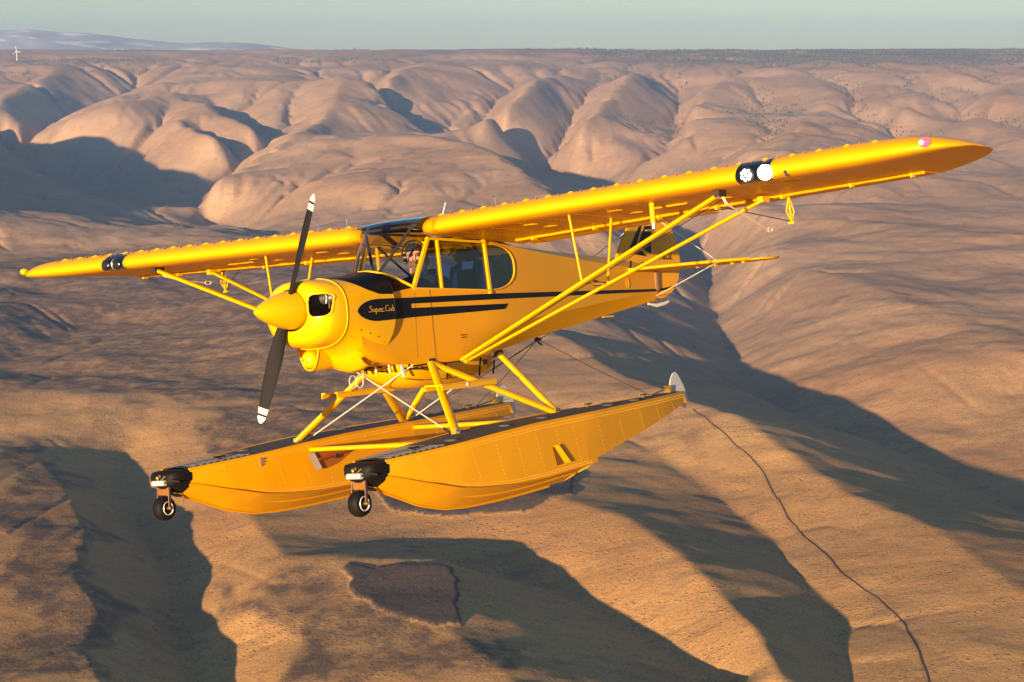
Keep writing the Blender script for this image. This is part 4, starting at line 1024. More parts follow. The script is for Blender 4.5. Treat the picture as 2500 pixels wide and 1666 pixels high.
    MB().sphere((p[0] + .02, s * yl, p[2] + .035), .042, 16, 10, (1.3, 1, .9)).build('tip_light', emit('port_light_red', (1, .06, .10), 1.1) if s > 0 else YEL, w)
    if s > 0: MB().sphere((p[0] + .062, s * (yl - .008), p[2] + .035), .018).build('tip_bulb', emit('tip_bulb_white', (1, .75, .75), 4.0), w)
    return w
wing_port = build_wing(1); wing_stbd = build_wing(-1)
# ---------------------------------------------------------------- lift struts, jury struts
for s in (1, -1):
    a0, a1 = (-.225, s * 3.32, -.055), (-.44, s * .375, -1.25); b0, b1 = (-1.03, s * 3.31, -.095), (-.50, s * .385, -1.262)
    f = MB().foil(a0, a1, .095, .045).build('lift_strut', YEL, plane); r = MB().foil(b0, b1, .075, .036).build('lift_strut', YEL, plane)
    MB().tube([(-.47, s * .35, -1.24), (-.47, s * .41, -1.27)], .03, 10).build('strut_end', YEL, f)
    MB().tube([(a0[0] - .055, a0[1], a0[2] - .035), (a1[0] - .055, a1[1], a1[2] - .0)], .004, 6).build('strut_cable', DKM, f)
    la = lambda p, q, t: tuple(p[i] + (q[i] - p[i]) * t for i in range(3))
    j1 = MB().foil((-.25, s * 1.81, -.05), la(a0, a1, .505), .036, .022).build('jury_strut', YEL, plane)
    j2 = MB().foil((-.955, s * 1.815, -.08), la(b0, b1, .505), .036, .022).build('jury_strut', YEL, plane)
    MB().tube([la(a0, a1, .505), la(b0, b1, .505)], .010, 8).build('jury_strut', YEL, plane)
# ---------------------------------------------------------------- tail
def smooth_outline(P, n=6):
    P = [Vector(p) for p in P]; out = []
    m = len(P)
    for i in range(m):
        p0, p1, p2, p3 = P[i - 1], P[i], P[(i + 1) % m], P[(i + 2) % m]
        for k in range(n):
            t = k / n; out.append(tuple(.5 * ((2 * p1) + (p2 - p0) * t + (2 * p0 - 5 * p1 + 4 * p2 - p3) * t * t + (3 * p1 - p0 - 3 * p2 + p3) * t ** 3)))
    return out
fin_o = [(-3.99, -.33), (-4.03, -.27), (-4.10, -.185), (-4.19, -.095), (-4.32, .047), (-4.47, .23), (-4.60, .40), (-4.70, .51), (-4.80, .565), (-4.845, .57), (-4.845, -.45)]
fin = MB().plate(fin_o, .028).build('fin', FAB, plane, False)
MB().tube([(x, 0, z) for x, z in fin_o[:10]], .016, 8).build('fin_edge', FAB, fin)
rud_o = [(-4.862, .585), (-4.93, .57), (-5.02, .50), (-5.13, .35), (-5.22, .20), (-5.28, .06), (-5.335, -.06), (-5.39, -.16), (-5.428, -.26), (-5.425, -.36), (-5.395, -.48), (-5.345, -.59), (-5.27, -.675), (-5.15, -.735), (-5.0, -.775), (-4.862, -.80)]
rud = MB().plate(rud_o, .024).build('rudder', FAB, plane, False)
MB().tube([(x, 0, z) for x, z in rud_o], .013, 8).build('rudder_edge', FAB, rud)
mb = MB()
for s in (1, -1):
    y = s * .0165
    mb.add([(-4.862, y, -.683), (-5.262, y, -.655), (-5.275, y, -.672), (-4.862, y, -.712)], [(0, 1, 2, 3)])
mb.build('rudder_stripe', NAVY, rud, False)
for s in (1, -1):
    def pn(u, v, s=s): 
        x = (-4.952 - u * .107) if s > 0 else (-5.24 + u * .107); return (x, s * .0175, -.340 + v * .088)
    strokes(NNUM, pn, .13, 'registration', NAVY, rud)
    mb = MB(); y = s * .0185
    F = lambda pts: mb.add([(x, y, z) for x, z in pts], [tuple(range(len(pts)))])
    F([(-4.535, .05), (-4.60, .05), (-4.42, -.19), (-4.375, -.262), (-4.245, -.250)]); F([(-4.66, .05), (-4.815, .05), (-4.76, -.27), (-4.56, -.205), (-4.475, -.18)]); F([(-4.385, -.275), (-4.53, -.225), (-4.655, -.302)])
    mb.build('fin_flash', NAVY, fin, False)
for s in (1, -1):
    st = [(-4.07, s * .06), (-4.09, s * .25), (-4.17, s * .55), (-4.30, s * .85), (-4.50, s * 1.12), (-4.66, s * 1.24), (-4.74, s * 1.27), (-4.74, s * .04)]
    o = MB().plate(st, .024, 2, -.452).build('stabilizer', FAB, plane, False); MB().tube([(x, y, -.452) for x, y in st[:7]], .017, 8).build('stabilizer_edge', FAB, o)
    el = [(-4.76, s * .05), (-4.76, s * 1.27), (-4.70, s * 1.33), (-4.76, s * 1.42), (-4.90, s * 1.47), (-5.06, s * 1.475), (-5.20, s * 1.38), (-5.28, s * 1.15), (-5.30, s * .7), (-5.27, s * .3), (-5.12, s * .12), (-4.95, s * .07)]
    e = MB().plate(el, .02, 2, -.462).build('elevator', FAB, plane, False); MB().tube([(x, y, -.462) for x, y in el], .011, 8).build('elevator_edge', FAB, e)
    for yy in (.62, .85, 1.06, 1.2): MB().box((-4.74, s * yy, -.478), (.05, .02, .03)).build('elevator_hinge', YEL, e, False)
    for xx, (p, q) in enumerate((((-4.50, s * .99, -.44), (-4.82, s * .02, .18)), ((-4.50, s * .99, -.465), (-4.80, s * .02, -.76)))): MB().tube([p, q], .005, 6).build('tail_wire', STL, plane)
    MB().box((-4.50, s * .99, -.452), (.06, .05, .045)).build('wire_fitting', ALU, plane, False)
MB().box((-4.10, .12, -.40), (.02, .012, .10), Matrix.Rotation(math.radians(-15), 3, 'Y')).build('trim_stop', BLK, plane, False)
MB().foil((-4.815, .036, -.47), (-4.815, .03, -.70), .11, .03).build('tailpost_fairing', noisy(mat('fairing_tan', (.30, .17, .06), .5), 12, .2), plane)
mb = MB(); mb.tube([(-4.62, 0, -.845), (-4.80, 0, -.872), (-4.98, 0, -.858), (-5.09, 0, -.838)], [.012, .022, .022, .016], 8); mb.build('tail_skid', WHT, plane)
mb = MB(); mb.tube([(-4.64, 0, -.85), (-4.76, .03, -.80), (-4.88, .02, -.80), (-4.96, 0, -.85)], .009, 6); mb.tube([(-4.84, 0, -.80), (-4.85, 0, -.74)], .012, 6); mb.build('skid_bracket', BRS, plane)
MB().box((-3.62, .05, -.955), (.22, .03, .016)).build('belly_handle', FAB, plane, False)
mb = MB(); mb.tube([(-2.22, .03, -1.10), (-2.24, .03, -1.16), (-2.30, .03, -1.19)], .012, 6); mb.box((-2.24, .03, -1.13), (.06, .05, .03)); mb.build('cable_pulley', DKM, plane)
# ---------------------------------------------------------------- floats
YF = 1.10
FX = [1.93, 1.75, 1.5, 1.2, .9, .6, .3, 0, -.4, -.75, -.97, -1.0, -1.35, -1.9, -2.4, -2.8, -3.1]
def fdz(x): return I(x, [-3.1, -2, -1, 0, .6, 1.2, 1.95], [-1.815, -1.832, -1.847, -1.865, -1.895, -1.936, -1.975])
def fdw(x): return I(x, [-3.1, -2.6, -2, -1, 0, .5, 1.0, 1.5, 1.75, 1.93], [.10, .18, .25, .325, .34, .335, .31, .25, .21, .172])
def fcz(x): return I(x, [-.97, -.56, 0, .45, .9, 1.2, 1.6, 1.85, 1.93], [-2.30, -2.312, -2.335, -2.335, -2.305, -2.268, -2.172, -2.10, -2.08])
def fcw(x): return I(x, [-.97, 0, .5, 1.2, 1.5, 1.75, 1.93], [.335, .352, .35, .315, .27, .215, .165])
def fkz(x): return I(x, [-.8, -.3, .2, .65, 1.0, 1.35, 1.6, 1.86, 1.95], [-2.468, -2.488, -2.50, -2.498, -2.473, -2.398, -2.303, -2.212, -2.17])
def faz(x): return I(x, [-3.1, -2.65, -1.94, -1.35, -.8], [-1.925, -2.005, -2.118, -2.207, -2.292])
def faw(x): return I(x, [-3.1, -2.6, -2, -1.35, -.8], [.095, .175, .245, .30, .341])
def build_float(s):
    mb = MB(); yc = s * YF
    xf = list(np.linspace(1.93, 1.2, 15)) + list(np.linspace(1.1, -.85, 20))
    for q in (1, -1):                                   # q=+1 outboard
        d = q * s
        side = [];
        for x in xf: side.append([(x, yc + d * (fdw(x) + (fcw(x) - fdw(x)) * t), fdz(x) + (fcz(x) - fdz(x)) * t) for t in (0, .33, .66, 1)])
        mb.ring_loft(side, closed=False)
        # spray rail lip and flared planing bottom
        bot = []
        for x in xf:
            c, k = fcz(x), fkz(x); lip = I(x, [-.9, 0, .9, 1.5, 1.93], [.014, .018, .034, .034, .012]); w = fcw(x) + lip
            bot.append([(x, yc + d * (w - lip), c), (x, yc + d * w, c - .012)] + [(x, yc + d * w * (1 - t), c - .012 + (k - c + .012) * (t ** 1.25 if t < 1 else 1)) for t in (.15, .35, .6, .8, .95, 1)])
        mb.ring_loft(bot, closed=False)
        aft = []
        for x in np.linspace(-.80, -3.1, 16): aft.append([(x, yc + d * (fdw(x) + (faw(x) - fdw(x)) * t), fdz(x) + (faz(x) - fdz(x)) * t) for t in (0, .33, .66, 1)] + [(x, yc + d * faw(x) * .5, faz(x) - .02), (x, yc, faz(x) - .035)])
        mb.ring_loft(aft, closed=False)
        mb.ring_loft([[(-.85, yc + d * (fcw(-.85)), fcz(-.85)), (-.97, yc + d * .33, -2.312)], [(-.85, yc + d * fcw(-.85), -2.28), (-.97, yc + d * .33, -2.268)]], closed=False)
    # step face, transom
    mb.add([(-.85, yc + .345, fcz(-.85) - .01), (-.85, yc, fkz(-.85)), (-.85, yc - .345, fcz(-.85) - .01), (-.85, yc - .33, -2.26), (-.85, yc + .33, -2.26)], [(0, 1, 2, 3, 4)])
    mb.add([(-3.1, yc + .10, -1.815), (-3.1, yc - .10, -1.815), (-3.1 - .07, yc - .095, -1.925), (-3.1 - .07, yc, -1.96), (-3.1 - .07, yc + .095, -1.925)], [(0, 1, 2, 3, 4)])
    mb.add([(-3.1, yc + .10, -1.815), (-3.1, yc + .095, -1.925), (-3.17, yc + .095, -1.925)], [(0, 1, 2)]); mb.add([(-3.1, yc - .10, -1.815), (-3.1, yc - .095, -1.925), (-3.17, yc - .095, -1.925)], [(0, 1, 2)])
    fl = mb.build('float', FLT, plane, auto=28)
    # keel strip and two strakes
    MB().tube([(x, yc, fkz(x) - .006) for x in np.linspace(1.88, -.6, 26)], .011, 6).build('keel_strip', FLT, fl)
    for d in (1, -1):
        pts = []
        for x in np.linspace(.95, -.80, 16):
            w = fcw(x) * .52; c, k = fcz(x), fkz(x); z = c - .012 + (k - c + .012) * (.48 ** 1.25); pts.append((x, yc + d * w, z - .006))
        MB().tube(pts, [.004] + [.012] * 15, 6).build('bottom_strake', FLT, fl)
    # dark walkway on the deck, with pale tread strips toward the bow
    mb = MB(); rings = []
    for x in np.linspace(1.92, -3.08, 40): rings.append([(x, yc + (fdw(x) - .018) * t, fdz(x) + .006 + .012 * (1 - t * t)) for t in np.linspace(-1, 1, 7)])
    mb.ring_loft(rings, closed=False); mb.build('deck_walkway', DECK, fl)
    mb = MB()
    for d in (1, -1): mb.tube([(x, yc + d * (fdw(x) - .006), fdz(x) + .004) for x in np.linspace(1.93, -3.1, 40)], .010, 6)
    mb.build('deck_rail', FLT, fl)
    tread = noisy(mat('worn_tread', (.30, .29, .28), .7), 30, .3)
    for k in range(9):
        x = 1.86 - .075 * k; w = fdw(x) * .82
        MB().add([(x, yc - w, fdz(x) + .012), (x, yc + w, fdz(x) + .012), (x - .05, yc + w, fdz(x - .05) + .021), (x - .05, yc, fdz(x) + .028), (x - .05, yc - w, fdz(x - .05) + .021), (x, yc, fdz(x) + .026)], [(0, 5, 3, 4), (5, 1, 2, 3)]).build('tread_strip', tread, fl, False)
    for x in (.95, .15, -.45, -1.6, -2.1): MB().lathe([(0, .03), (.06, .028), (.065, .01)], (x, yc + .1 * s, fdz(x)), (0, 0, 1), 16).build('hatch', DECK, fl)
    for x, dy in ((1.5, .12), (-1.55, -.1), (-2.45, 0)):
        mb = MB(); mb.box((x, yc + dy, fdz(x) + .02), (.03, .03, .03)); mb.tube([(x + .07, yc + dy, fdz(x) + .045), (x - .07, yc + dy, fdz(x) + .045)], .010, 6); mb.build('mooring_cleat', BRS if x < 0 else DKM, fl)
    # rivets: rows along deck edge and chine, and down each frame
    mb = MB()
    def riv(x, y, z, d): mb.add([(x + .005, y, z), (x, y, z + .005), (x - .005, y, z), (x, y, z - .005), (x, y + d * .0035, z)], [(0, 1, 4), (1, 2, 4), (2, 3, 4), (3, 0, 4)])
    for d in (1, -1):
        for x in np.arange(1.90, -3.08, -.030):
            for dz in (.022, .046): riv(x, yc + d * (fdw(x) + .001), fdz(x) - dz, d)
        for x in np.arange(1.3, -.86, -.024):
            for t in (.94, .985): riv(x, yc + d * (fdw(x) + (fcw(x) - fdw(x)) * t + .001), fdz(x) + (fcz(x) - fdz(x)) * t, d)
        for x0 in (1.55, 1.2, .93, .6, .3, 0, -.33, -.62, -1.07, -1.5, -1.95, -2.35, -2.75):
            lo = fcz if x0 > -.85 else faz; lw = fcw if x0 > -.85 else faw
            for t in np.arange(.12, .93, .085 if x0 > -.85 else .11): riv(x0 - .12 * (t - .5), yc + d * (fdw(x0) + (lw(x0) - fdw(x0)) * t + .0015), fdz(x0) + (lo(x0) - fdz(x0)) * t, d)
    o = mb.build('rivet_rows', noisy(mat('rivet_yellow', (.88, .52, .08), .4), 30, .2), fl, False); o['kind'] = 'stuff'
    # black bow bumper: the hull section carried on and rounded off
    mb = MB(); rings = []
    for x, k, kt, kb in ((1.90, 1.012, 1.015, 1.05), (1.97, .995, 1.0, .90), (2.03, .95, .985, .72), (2.075, .87, .94, .58), (2.10, .76, .86, .5), (2.115, .58, .70, .4), (2.12, .2, .4, .2)):
        P = [(-.13, .098), (.13, .098), (.165, .09), (.176, .06), (.172, .0), (.160, -.03), (.10, -.07), (.03, -.108), (-.03, -.108), (-.10, -.07), (-.160, -.03), (-.172, 0), (-.176, .06), (-.165, .09)]
        rings.append([(x, yc + y * k, -2.066 + (z * kt if z > 0 else z * kb)) for y, z in P])
    mb.ring_loft(rings, True, True, True); mb.build('bow_bumper', BLK, fl, auto=45)
    # water rudder swung up at the stern
    wr = [(-3.06, -1.83), (-3.00, -1.74), (-3.03, -1.67), (-3.09, -1.61), (-3.14, -1.597), (-3.20, -1.64), (-3.28, -1.74), (-3.34, -1.84), (-3.36, -1.90), (-3.30, -1.99), (-3.24, -1.97), (-3.18, -1.87)]
    MB().plate([(x, z) for x, z in wr], .012, 1, yc).build('water_rudder', noisy(mat('rudder_grey', (.52, .54, .55), .5, .2), 8, .08), fl, False)
    mb = MB(); mb.box((-2.97, yc, -1.79), (.05, .07, .06)); mb.tube([(-2.97, yc - .04, -1.745), (-2.97, yc + .04, -1.745)], .018, 8); mb.tube([(-2.6, yc, -1.80), (-2.95, yc, -1.755)], .007, 6); mb.build('rudder_post', BRS, fl)
    # shallow vent louvre on the outboard side, gear bay on the inboard side
    yo = yc + s * (fcw(-.3) + .004)
    def so(x, z, o): return (x, yc + s * (fdw(x) + (fcw(x) - fdw(x)) * (fdz(x) - z) / (fdz(x) - fcz(x)) + o), z)
    MB().add([so(-.205, -2.10, .003), so(-.235, -2.085, .003), so(-.385, -2.252, .003), so(-.25, -2.262, .003)], [(0, 1, 2, 3)]).build('louvre_mouth_shade', mat('louvre_shade', (.20, .07, .002), .8), fl, False)  # flat dark patch painting the shade inside the louvre's hollow
    MB().add([so(-.225, -2.078, .002), so(-.27, -2.076, .03), so(-.435, -2.248, .032), so(-.38, -2.256, .003), so(-.30, -2.076, .0), so(-.455, -2.246, .0)], [(0, 1, 2, 3), (1, 4, 5, 2)]).build('side_louvre', FLT, fl, False)
    yi = yc - s * (fdw(.3) + .006)
    bay = mat('gear_bay', (.34, .10, .006), .6)
    mb = MB(); out = [(.56, -1.985), (.40, -2.145), (.30, -2.145), (.17, -2.12), (.02, -2.06), (-.10, -2.015), (-.16, -1.985)]
    mb.add([(x, yi - s * .002 + s * (-.004), z) for x, z in out], [tuple(range(len(out)))]); mb.build('gear_bay', bay, fl, False)
    MB().foil((.47, yi - s * .022, -2.06), (-.14, yi - s * .022, -1.995), .03, .022, fwd=(0, 0, 1)).build('gear_leg', mat('gear_leg_red', (.30, .06, .008), .5), fl)
    MB().lathe([(0, .012), (.02, .012), (.03, 0)], (.20, yi - s * .02, -2.045), (0, -s, 0), 12).build('gear_hub', DKM, fl)
    MB().add([(.60, yi - s * .02, -1.99), (.51, yi - s * .025, -1.985), (.42, yi - s * .03, -2.145), (.51, yi - s * .025, -2.15)], [(0, 1, 2, 3)]).build('gear_door', noisy(mat('gear_door_grey', (.42, .38, .33), .5), 10, .1), fl, False)
    MB().box((1.12, yc - s * (fdw(1.12) + .004), -2.0), (.115, .004, .09)).build('data_plate', noisy(mat('plate_tan', (.50, .26, .10), .5), 20, .1), fl, False)
    for k in range(3): MB().box((1.12, yc - s * (fdw(1.12) + .0075), -1.975 - .024 * k), (.075, .002, .007)).build('plate_print', mat('plate_ink', (.08, .03, .01), .6), fl, False)
    return fl
for s in (1, -1): build_float(s)
# ---------------------------------------------------------------- bow wheels
def bow_wheel(s):
    c = Vector((2.10, s * YF, -2.287)); ax = (0, 1, 0); y = c.y
    root = MB().lathe([(.03, -.042), (.055, -.05), (.078, -.054), (.095, -.045), (.104, -.025), (.107, 0), (.104, .025), (.095, .045), (.078, .054), (.055, .05), (.03, .042)], c, ax, 40).build('bow_wheel', BLK, plane, auto=60)
    for d in (1, -1):
        MB().lathe([(.062, .049), (.058, .056), (.052, .052), (.045, .040)], c, (0, d, 0), 32).build('rim', noisy(mat('rim_white', (.72, .72, .70), .4, .3), 30, .1), root)
        MB().lathe([(.045, .040), (.02, .034), (.0, .034)], c, (0, d, 0), 24).build('hub', DKM, root)
        MB().lathe([(.016, .034), (.016, .075), (.010, .082), (0, .084)], c, (0, d, 0), 14).build('axle_nut', BRS, root)
        MB().foil(c + Vector((0, d * .072, 0)), c + Vector((-.02, d * .066, .185)), .034, .014).build('fork_leg', noisy(mat('fork_brown', (.10, .055, .04), .5, .3), 20, .2), root)
    MB().box(c + Vector((-.02, 0, .155)), (.03, .12, .085)).build('fork_crown', noisy(mat('fork_bronze', (.35, .15, .03), .45, .5), 60, .5), root, False)
    MB().tube([c + Vector((.045, .085, .222)), c + Vector((.045, -.06, .222))], .024, 12).build('damper', noisy(mat('damper_pale', (.70, .68, .60), .4, .2), 30, .1), root)
    MB().tube([c + Vector((-.02, 0, .155)), c + Vector((-.13, 0, .10)), c + Vector((-.21, 0, .085))], .014, 8).build('retract_link', DKM, root)
    mb = MB(); mb.tube([c + Vector((.04, -.01, .24)), c + Vector((.03, .02, .29))], .010, 6); mb.tube([c + Vector((.04, .03, .245)), c + Vector((.02, .07, .28))], .008, 6); mb.sphere(c + Vector((.045, .0, .268)), .018); mb.build('hose_fitting', BRS, root)
    MB().tube([c + Vector((.045, .085, .222)), c + Vector((.02, .14, .245)), c + Vector((-.03, .18, .225))], .009, 6).build('hose', DKM, root)
for s in (1, -1): bow_wheel(s)
# ---------------------------------------------------------------- float struts, spreader bars, wires
for s in (1, -1):
    ft, rt, ff, rf = (.02, s * .35, -1.25), (-1.08, s * .345, -1.235), (.52, s * .94, -1.885), (-1.12, s * .93, -1.84)
    for p, q, c, t in ((ft, ff, .10, .058), (ft, rf, .09, .055), (rt, rf, .09, .055)):
        st = MB().foil(p, q, c, t).build('float_strut', YEL, plane)
        e = Vector(q) + (Vector(p) - Vector(q)).normalized() * .03; MB().box(e, (.07, .06, .05)).build('strut_fitting', ALU if q is ff else BRS, st, False)
        a = Vector(q) + (Vector(p) - Vector(q)).normalized() * .06; b2 = Vector(q) + (Vector(p) - Vector(q)).normalized() * .22
        mb = MB()
        for k in range(6):
            o = a + (b2 - a) * k / 5; mb.sphere((o.x, o.y + s * .022, o.z), .009, 6, 4)
        mb.build('strut_rivets', YEL, st)
    for p in (ft, rt): MB().box(Vector(p) + Vector((0, -s * .01, .01)), (.08, .05, .06)).build('fuselage_fitting', DKM, plane, False)
for x, z, r in ((.50, -1.955, .034), (-1.10, -1.90, .028)):
    MB().foil((x, -.80, z), (x, .80, z), .085, .05).build('spreader_bar', YEL, plane)
for p, q in (((.30, .355, -1.25), (.49, -.90, -1.90)), ((.30, -.355, -1.25), (.49, .90, -1.90)), ((-1.06, .345, -1.25), (-1.10, -.90, -1.85)), ((-1.06, -.345, -1.25), (-1.10, .90, -1.85))):
    w = MB().tube([p, q], .0055, 6).build('brace_wire', STL, plane); d = (Vector(q) - Vector(p)).normalized(); MB().tube([Vector(q) - d * .16, Vector(q) - d * .04], .011, 6).build('turnbuckle', DKM, w)
for p, q in (((-2.24, .03, -1.13), (-2.60, 1.10, -1.80)), ((-2.24, .03, -1.13), (-2.60, -1.10, -1.80)), ((-2.24, .03, -1.13), (-.95, .1, -1.46)), ((-2.55, .02, -1.06), (-1.15, -.9, -1.83))):
    MB().tube([p, tuple((Vector(p) + Vector(q)) / 2 + Vector((0, 0, -.015))), q], .0035, 5).build('rudder_cable', DKM, plane)
# boarding steps hung between the struts
for s in (1, -1):
    mb = MB(); y0 = s * .61
    for a, b, c in (((0, 0, -1.452), (.84, .20, .014), None), ((0, .094, -1.475), (.84, .012, .05), None), ((0, -.094, -1.475), (.84, .012, .05), None)):
        mb.box((-.055, y0 + s * a[1], a[2]), b)
    st = mb.build('boarding_step', YEL, plane, False)
    MB().lathe([(0, .006), (.016, .005), (.018, 0)], (-.02, y0 + s * .1, -1.47), (0, s, 0), 12).build('step_bolt', WHT, st)
# belly pod and the clutter of lines under the floor
mb = MB(); rings = []
for x, w, d in ((.42, .10, .02), (.36, .22, .08), (.22, .27, .19), (.02, .285, .235), (-.35, .285, .25), (-.75, .27, .235), (-1.05, .24, .20), (-1.22, .2, .13), (-1.30, .14, .04)):
    rings.append([(x, w * math.copysign(abs(math.cos(a)) ** .6, math.cos(a)), -1.235 - d * abs(math.sin(a)) ** .7) for a in np.linspace(0, math.pi, 19)])
mb.ring_loft(rings, closed=False); pod = mb.build('belly_pod', YEL, plane, auto=40)
MB().tube([(x, w * 1.005, z) for x, w, z in ((.30, .24, -1.37), (.1, .27, -1.40), (-.3, .285, -1.41), (-.75, .27, -1.40))], .0045, 5).build('pod_seam', SEAM, pod)
for x, a in ((-.30, .3), (-.82, -.2), (-1.12, .1)): MB().tube([(x + a * .1, .288 - (.03 if x < -1 else 0), -1.25), (x, .285 - (.045 if x < -1 else 0), -1.34), (x - .02, .255 - (.05 if x < -1 else 0), -1.42)], .010, 6).build('pod_strap', BLK, pod)
MB().box((-.95, .262, -1.30), (.07, .006, .05)).build('pod_placard', noisy(mat('placard_black', (.03, .03, .03), .5), 60, .6), pod, False)
mb = MB()
for k, (p, q) in enumerate((((.30, .30, -1.26), (.05, .35, -1.255)), ((.36, .26, -1.27), (.02, .33, -1.28)), ((.25, .32, -1.275), (-.1, .35, -1.265)), ((-.05, .35, -1.265), (-.45, .36, -1.262)), ((.62, .05, -1.25), (.3, .2, -1.29)))): mb.tube([p, tuple((Vector(p) + Vector(q)) / 2 + Vector((0, 0, -.02 * (k % 3)))), q], .007, 6)
mb.build('control_lines', DKM, plane)
MB().foil((.40, .30, -1.24), (.37, .30, -1.345), .055, .012).build('blade_aerial', WHT, plane)
for x, y in ((.60, .16), (.53, -.02), (.48, .22)): MB().tube([(x, y, -1.21), (x - .01, y, -1.30)], .016, 8).build('drain_fitting', BRS if y > .1 else DKM, plane)
mb = MB()
for k in range(2): mb.tube([(.50 + .05 * math.cos(a) - .06 * k, -.20 + .03 * k, -1.36 + .06 * math.sin(a)) for a in np.linspace(0, 2 * math.pi, 15)], .005, 5)
mb.build('hose_loop', STL, plane)
# ---------------------------------------------------------------- tie-down ropes streaming from the strut tops (hung on, not part of the aircraft)
def rope(pts, label):
    root = empty('tie_down_rope', M_AC @ Matrix.Translation(pts[0])); tag(root, label, 'rope', 'ropes blowing from the lift struts')
    L0 = [Vector(p) - Vector(pts[0]) for p in pts]
    MB().tube(L0, [.014, .012] + [.006] * (len(L0) - 2), 6).build('cord', noisy(mat('rope_tan', (.55, .50, .40), .8), 40, .3), root)
    e = L0[-1]; MB().tube([e + Vector((-.045 + .045 * math.cos(a), 0, .02 * math.sin(a))) for a in np.linspace(0, 2 * math.pi, 13)], .007, 6).build('snap_hook', STL, root)
rope([(-.27, 3.32, -.07), (-.31, 3.33, -.13), (-.42, 3.335, -.17), (-.75, 3.34, -.27), (-1.02, 3.34, -.352)], 'rope with snap hook trailing from the strut of the nearer wing')
rope([(-.27, -3.32, -.07), (-.31, -3.31, -.12), (-.42, -3.30, -.15), (-.65, -3.29, -.18), (-.86, -3.28, -.205)], 'rope with snap hook trailing from the strut of the farther wing')
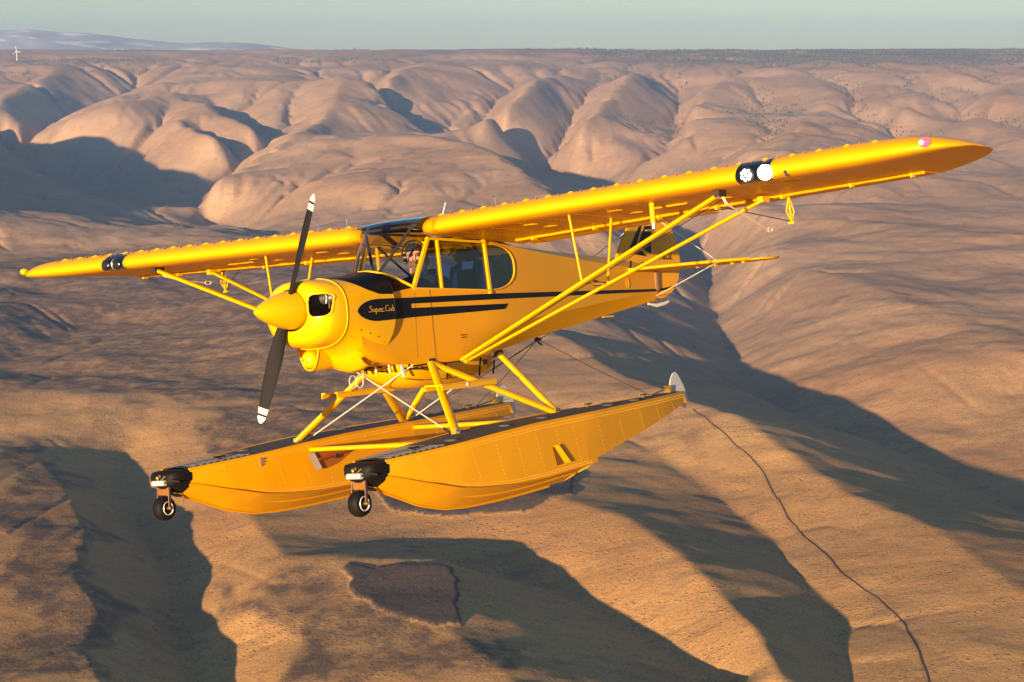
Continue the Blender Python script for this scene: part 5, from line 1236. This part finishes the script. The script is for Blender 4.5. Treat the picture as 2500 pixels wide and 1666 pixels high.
# ---------------------------------------------------------------- the pilot
def pilot():
    root = empty('person', M_AC @ Matrix.Translation((-.42, 0, -.90)))
    tag(root, 'bearded pilot in dark jacket, cap and headset at the controls', 'person')
    O = Vector((-.42, 0, -.90))
    J = {'pel': (-.42, 0, -.86), 'wst': (-.41, 0, -.72), 'chs': (-.38, 0, -.56), 'nck': (-.33, .01, -.43), 'hb': (-.315, .015, -.385),
         'shl': (-.37, .17, -.50), 'shr': (-.37, -.17, -.50), 'ell': (-.22, .235, -.70), 'elr': (-.22, -.235, -.70), 'wrl': (.0, .17, -.66), 'wrr': (.02, -.10, -.70), 'hal': (.07, .15, -.65), 'har': (.09, -.07, -.69),
         'hpl': (-.40, .10, -.88), 'hpr': (-.40, -.10, -.88), 'knl': (.02, .15, -.84), 'knr': (.02, -.15, -.84), 'anl': (.22, .14, -1.13), 'anr': (.22, -.14, -1.13), 'tol': (.33, .14, -1.12), 'tor': (.33, -.14, -1.12)}
    E = [('pel', 'wst'), ('wst', 'chs'), ('chs', 'nck'), ('nck', 'hb'), ('chs', 'shl'), ('chs', 'shr'), ('shl', 'ell'), ('shr', 'elr'), ('ell', 'wrl'), ('elr', 'wrr'), ('wrl', 'hal'), ('wrr', 'har'), ('pel', 'hpl'), ('pel', 'hpr'), ('hpl', 'knl'), ('hpr', 'knr'), ('knl', 'anl'), ('knr', 'anr'), ('anl', 'tol'), ('anr', 'tor')]
    Rr = {'pel': .13, 'wst': .13, 'chs': .135, 'nck': .06, 'hb': .055, 'shl': .075, 'shr': .075, 'ell': .052, 'elr': .052, 'wrl': .034, 'wrr': .034, 'hal': .036, 'har': .036, 'hpl': .09, 'hpr': .09, 'knl': .065, 'knr': .065, 'anl': .045, 'anr': .045, 'tol': .04, 'tor': .04}
    names = list(J); me = bpy.data.meshes.new('body'); me.from_pydata([tuple(Vector(J[k]) - O) for k in names], [(names.index(a), names.index(b)) for a, b in E], [])
    o = bpy.data.objects.new('body', me); COL.objects.link(o); o.parent = root
    bm = bmesh.new(); bm.from_mesh(me); bm.verts.layers.skin.verify(); bm.to_mesh(me); bm.free()
    o.modifiers.new('skin', 'SKIN'); sk = me.skin_vertices[0].data
    for i, k in enumerate(names): sk[i].radius = (Rr[k], Rr[k]); sk[i].use_root = (k == 'pel')
    o.modifiers.new('sub', 'SUBSURF').render_levels = 2; o.modifiers['sub'].levels = 2
    jk = noisy(mat('dark_jacket', (.02, .016, .016), .85), 14, .4); me.materials.append(jk)
    skin_m = noisy(mat('skin', (.52, .25, .16), .55), 30, .12); hairm = noisy(mat('beard', (.13, .075, .04), .9), 60, .5); capm = noisy(mat('cap_black', (.012, .012, .012), .85), 20, .3); blk = mat('headset_black', (.01, .01, .01), .4)
    yaw = Matrix.Rotation(math.radians(38), 4, 'Z'); Hc = Vector((-.295, .02, -.245)) - O; HM = Matrix.Translation(Hc) @ yaw @ Matrix.Rotation(math.radians(-4), 4, 'Y')
    def put(mb, name, m, par=root):
        ob = mb.build(name, m, par); ob.matrix_local = HM; return ob
    # head with brow, nose, cheeks, lips, ears; its neck runs down into the collar
    mb = MB(); rings = []
    for z, rx, ry, ox in ((-.155, .052, .056, -.02), (-.115, .060, .056, -.01), (-.098, .075, .056, .012), (-.075, .086, .064, .010), (-.05, .092, .070, .006), (-.02, .094, .074, .002), (.012, .093, .076, 0), (.045, .094, .077, -.002), (.08, .088, .072, -.006), (.105, .068, .056, -.01), (.12, .03, .028, -.012)):
        rings.append([(ox + rx * math.cos(a), ry * math.sin(a), z) for a in np.linspace(0, 2 * math.pi, 24, endpoint=False)])
    mb.ring_loft(rings, True, True, True)
    mb.sphere((.098, 0, -.018), .019, 10, 8, (1.0, .8, 1.5)); mb.sphere((.086, .032, -.025), .024, 10, 8, (.7, 1, .8)); mb.sphere((.086, -.032, -.025), .024, 10, 8, (.7, 1, .8)); mb.sphere((.088, 0, .032), .03, 10, 6, (.5, 1.9, .5)); mb.sphere((.092, 0, -.058), .016, 10, 6, (.6, 1.5, .5))
    for d in (1, -1): mb.sphere((-.005, d * .078, -.005), .028, 8, 8, (.8, .35, 1.1))
    put(mb, 'head', skin_m)
    mb = MB()
    for (x, y, z, r) in ((.085, 0, -.085, .034), (.072, .035, -.078, .033), (.072, -.035, -.078, .033), (.045, .058, -.06, .026), (.045, -.058, -.06, .026), (.082, 0, -.118, .032), (.074, .018, -.142, .024), (.074, -.018, -.142, .022), (.098, .016, -.047, .011), (.098, -.016, -.047, .011)): mb.sphere((x, y, z), r, 10, 8, (.85, 1, 1.1))
    put(mb, 'beard', hairm)
    mb = MB(); rings = []
    for z, r in ((.04, .098), (.07, .100), (.10, .086), (.125, .052), (.132, .0)): rings.append([(-.006 + r * 1.0 * math.cos(a), r * .84 * math.sin(a), z) for a in np.linspace(0, 2 * math.pi, 24, endpoint=False)])
    mb.ring_loft(rings); mb.add([(.08 + .07 * (1 - abs(t) ** 2), .07 * t, .045 + .006 * (1 - t * t)) for t in np.linspace(-1, 1, 9)] + [(.07, .07 * t, .055) for t in np.linspace(-1, 1, 9)], [(i, i + 1, i + 10, i + 9) for i in range(8)]); put(mb, 'cap', capm)
    mb = MB()
    for d in (1, -1): mb.sphere((.092, d * .030, .006), .021, 12, 8, (.35, 1.1, .75)); mb.tube([(.088, d * .05, .01), (-.01, d * .08, .012)], .003, 5)
    put(mb, 'sunglasses', mat('lens_amber', (.10, .03, .012), .15, .0, .4))
    mb = MB()
    for d in (1, -1): mb.lathe([(0, .03), (.036, .028), (.042, .012), (.042, -.008)], (-.005, d * .078, 0), (0, d, 0), 16)
    mb.tube([(-.012, .115 * math.cos(a), .02 + .135 * math.sin(a)) for a in np.linspace(.05, math.pi - .05, 21)], .009, 8)
    mb.tube([(0, .10, -.02), (.07, .085, -.06), (.115, .02, -.07)], .004, 5); mb.sphere((.115, .012, -.068), .013); put(mb, 'headset', blk)
    MB().tube([(-.016, .122 * math.cos(a), .02 + .142 * math.sin(a)) for a in np.linspace(.3, math.pi - .3, 17)], .004, 6)
    # hands closed on the stick and throttle
    for key, d in (('hal', 1), ('har', -1)):
        c = Vector(J[key]) - O; mb = MB()
        mb.sphere(c, .036, 10, 8, (1.1, .75, 1.0))
        for k in range(4):
            z0 = .026 - .017 * k; L = (.95, 1.05, 1.0, .8)[k]
            mb.tube([c + Vector((.025, d * .01, z0)), c + Vector((.055 * L, d * .004, z0 - .002)), c + Vector((.062 * L, -d * .02, z0 - .006)), c + Vector((.042, -d * .034, z0 - .008))], [.010, .0095, .009, .0075], 8)
        mb.tube([c + Vector((0, -d * .018, .022)), c + Vector((.022, -d * .036, .034)), c + Vector((.045, -d * .034, .026))], [.012, .010, .008], 8)
        mb.build('hand', skin_m, root)
pilot()
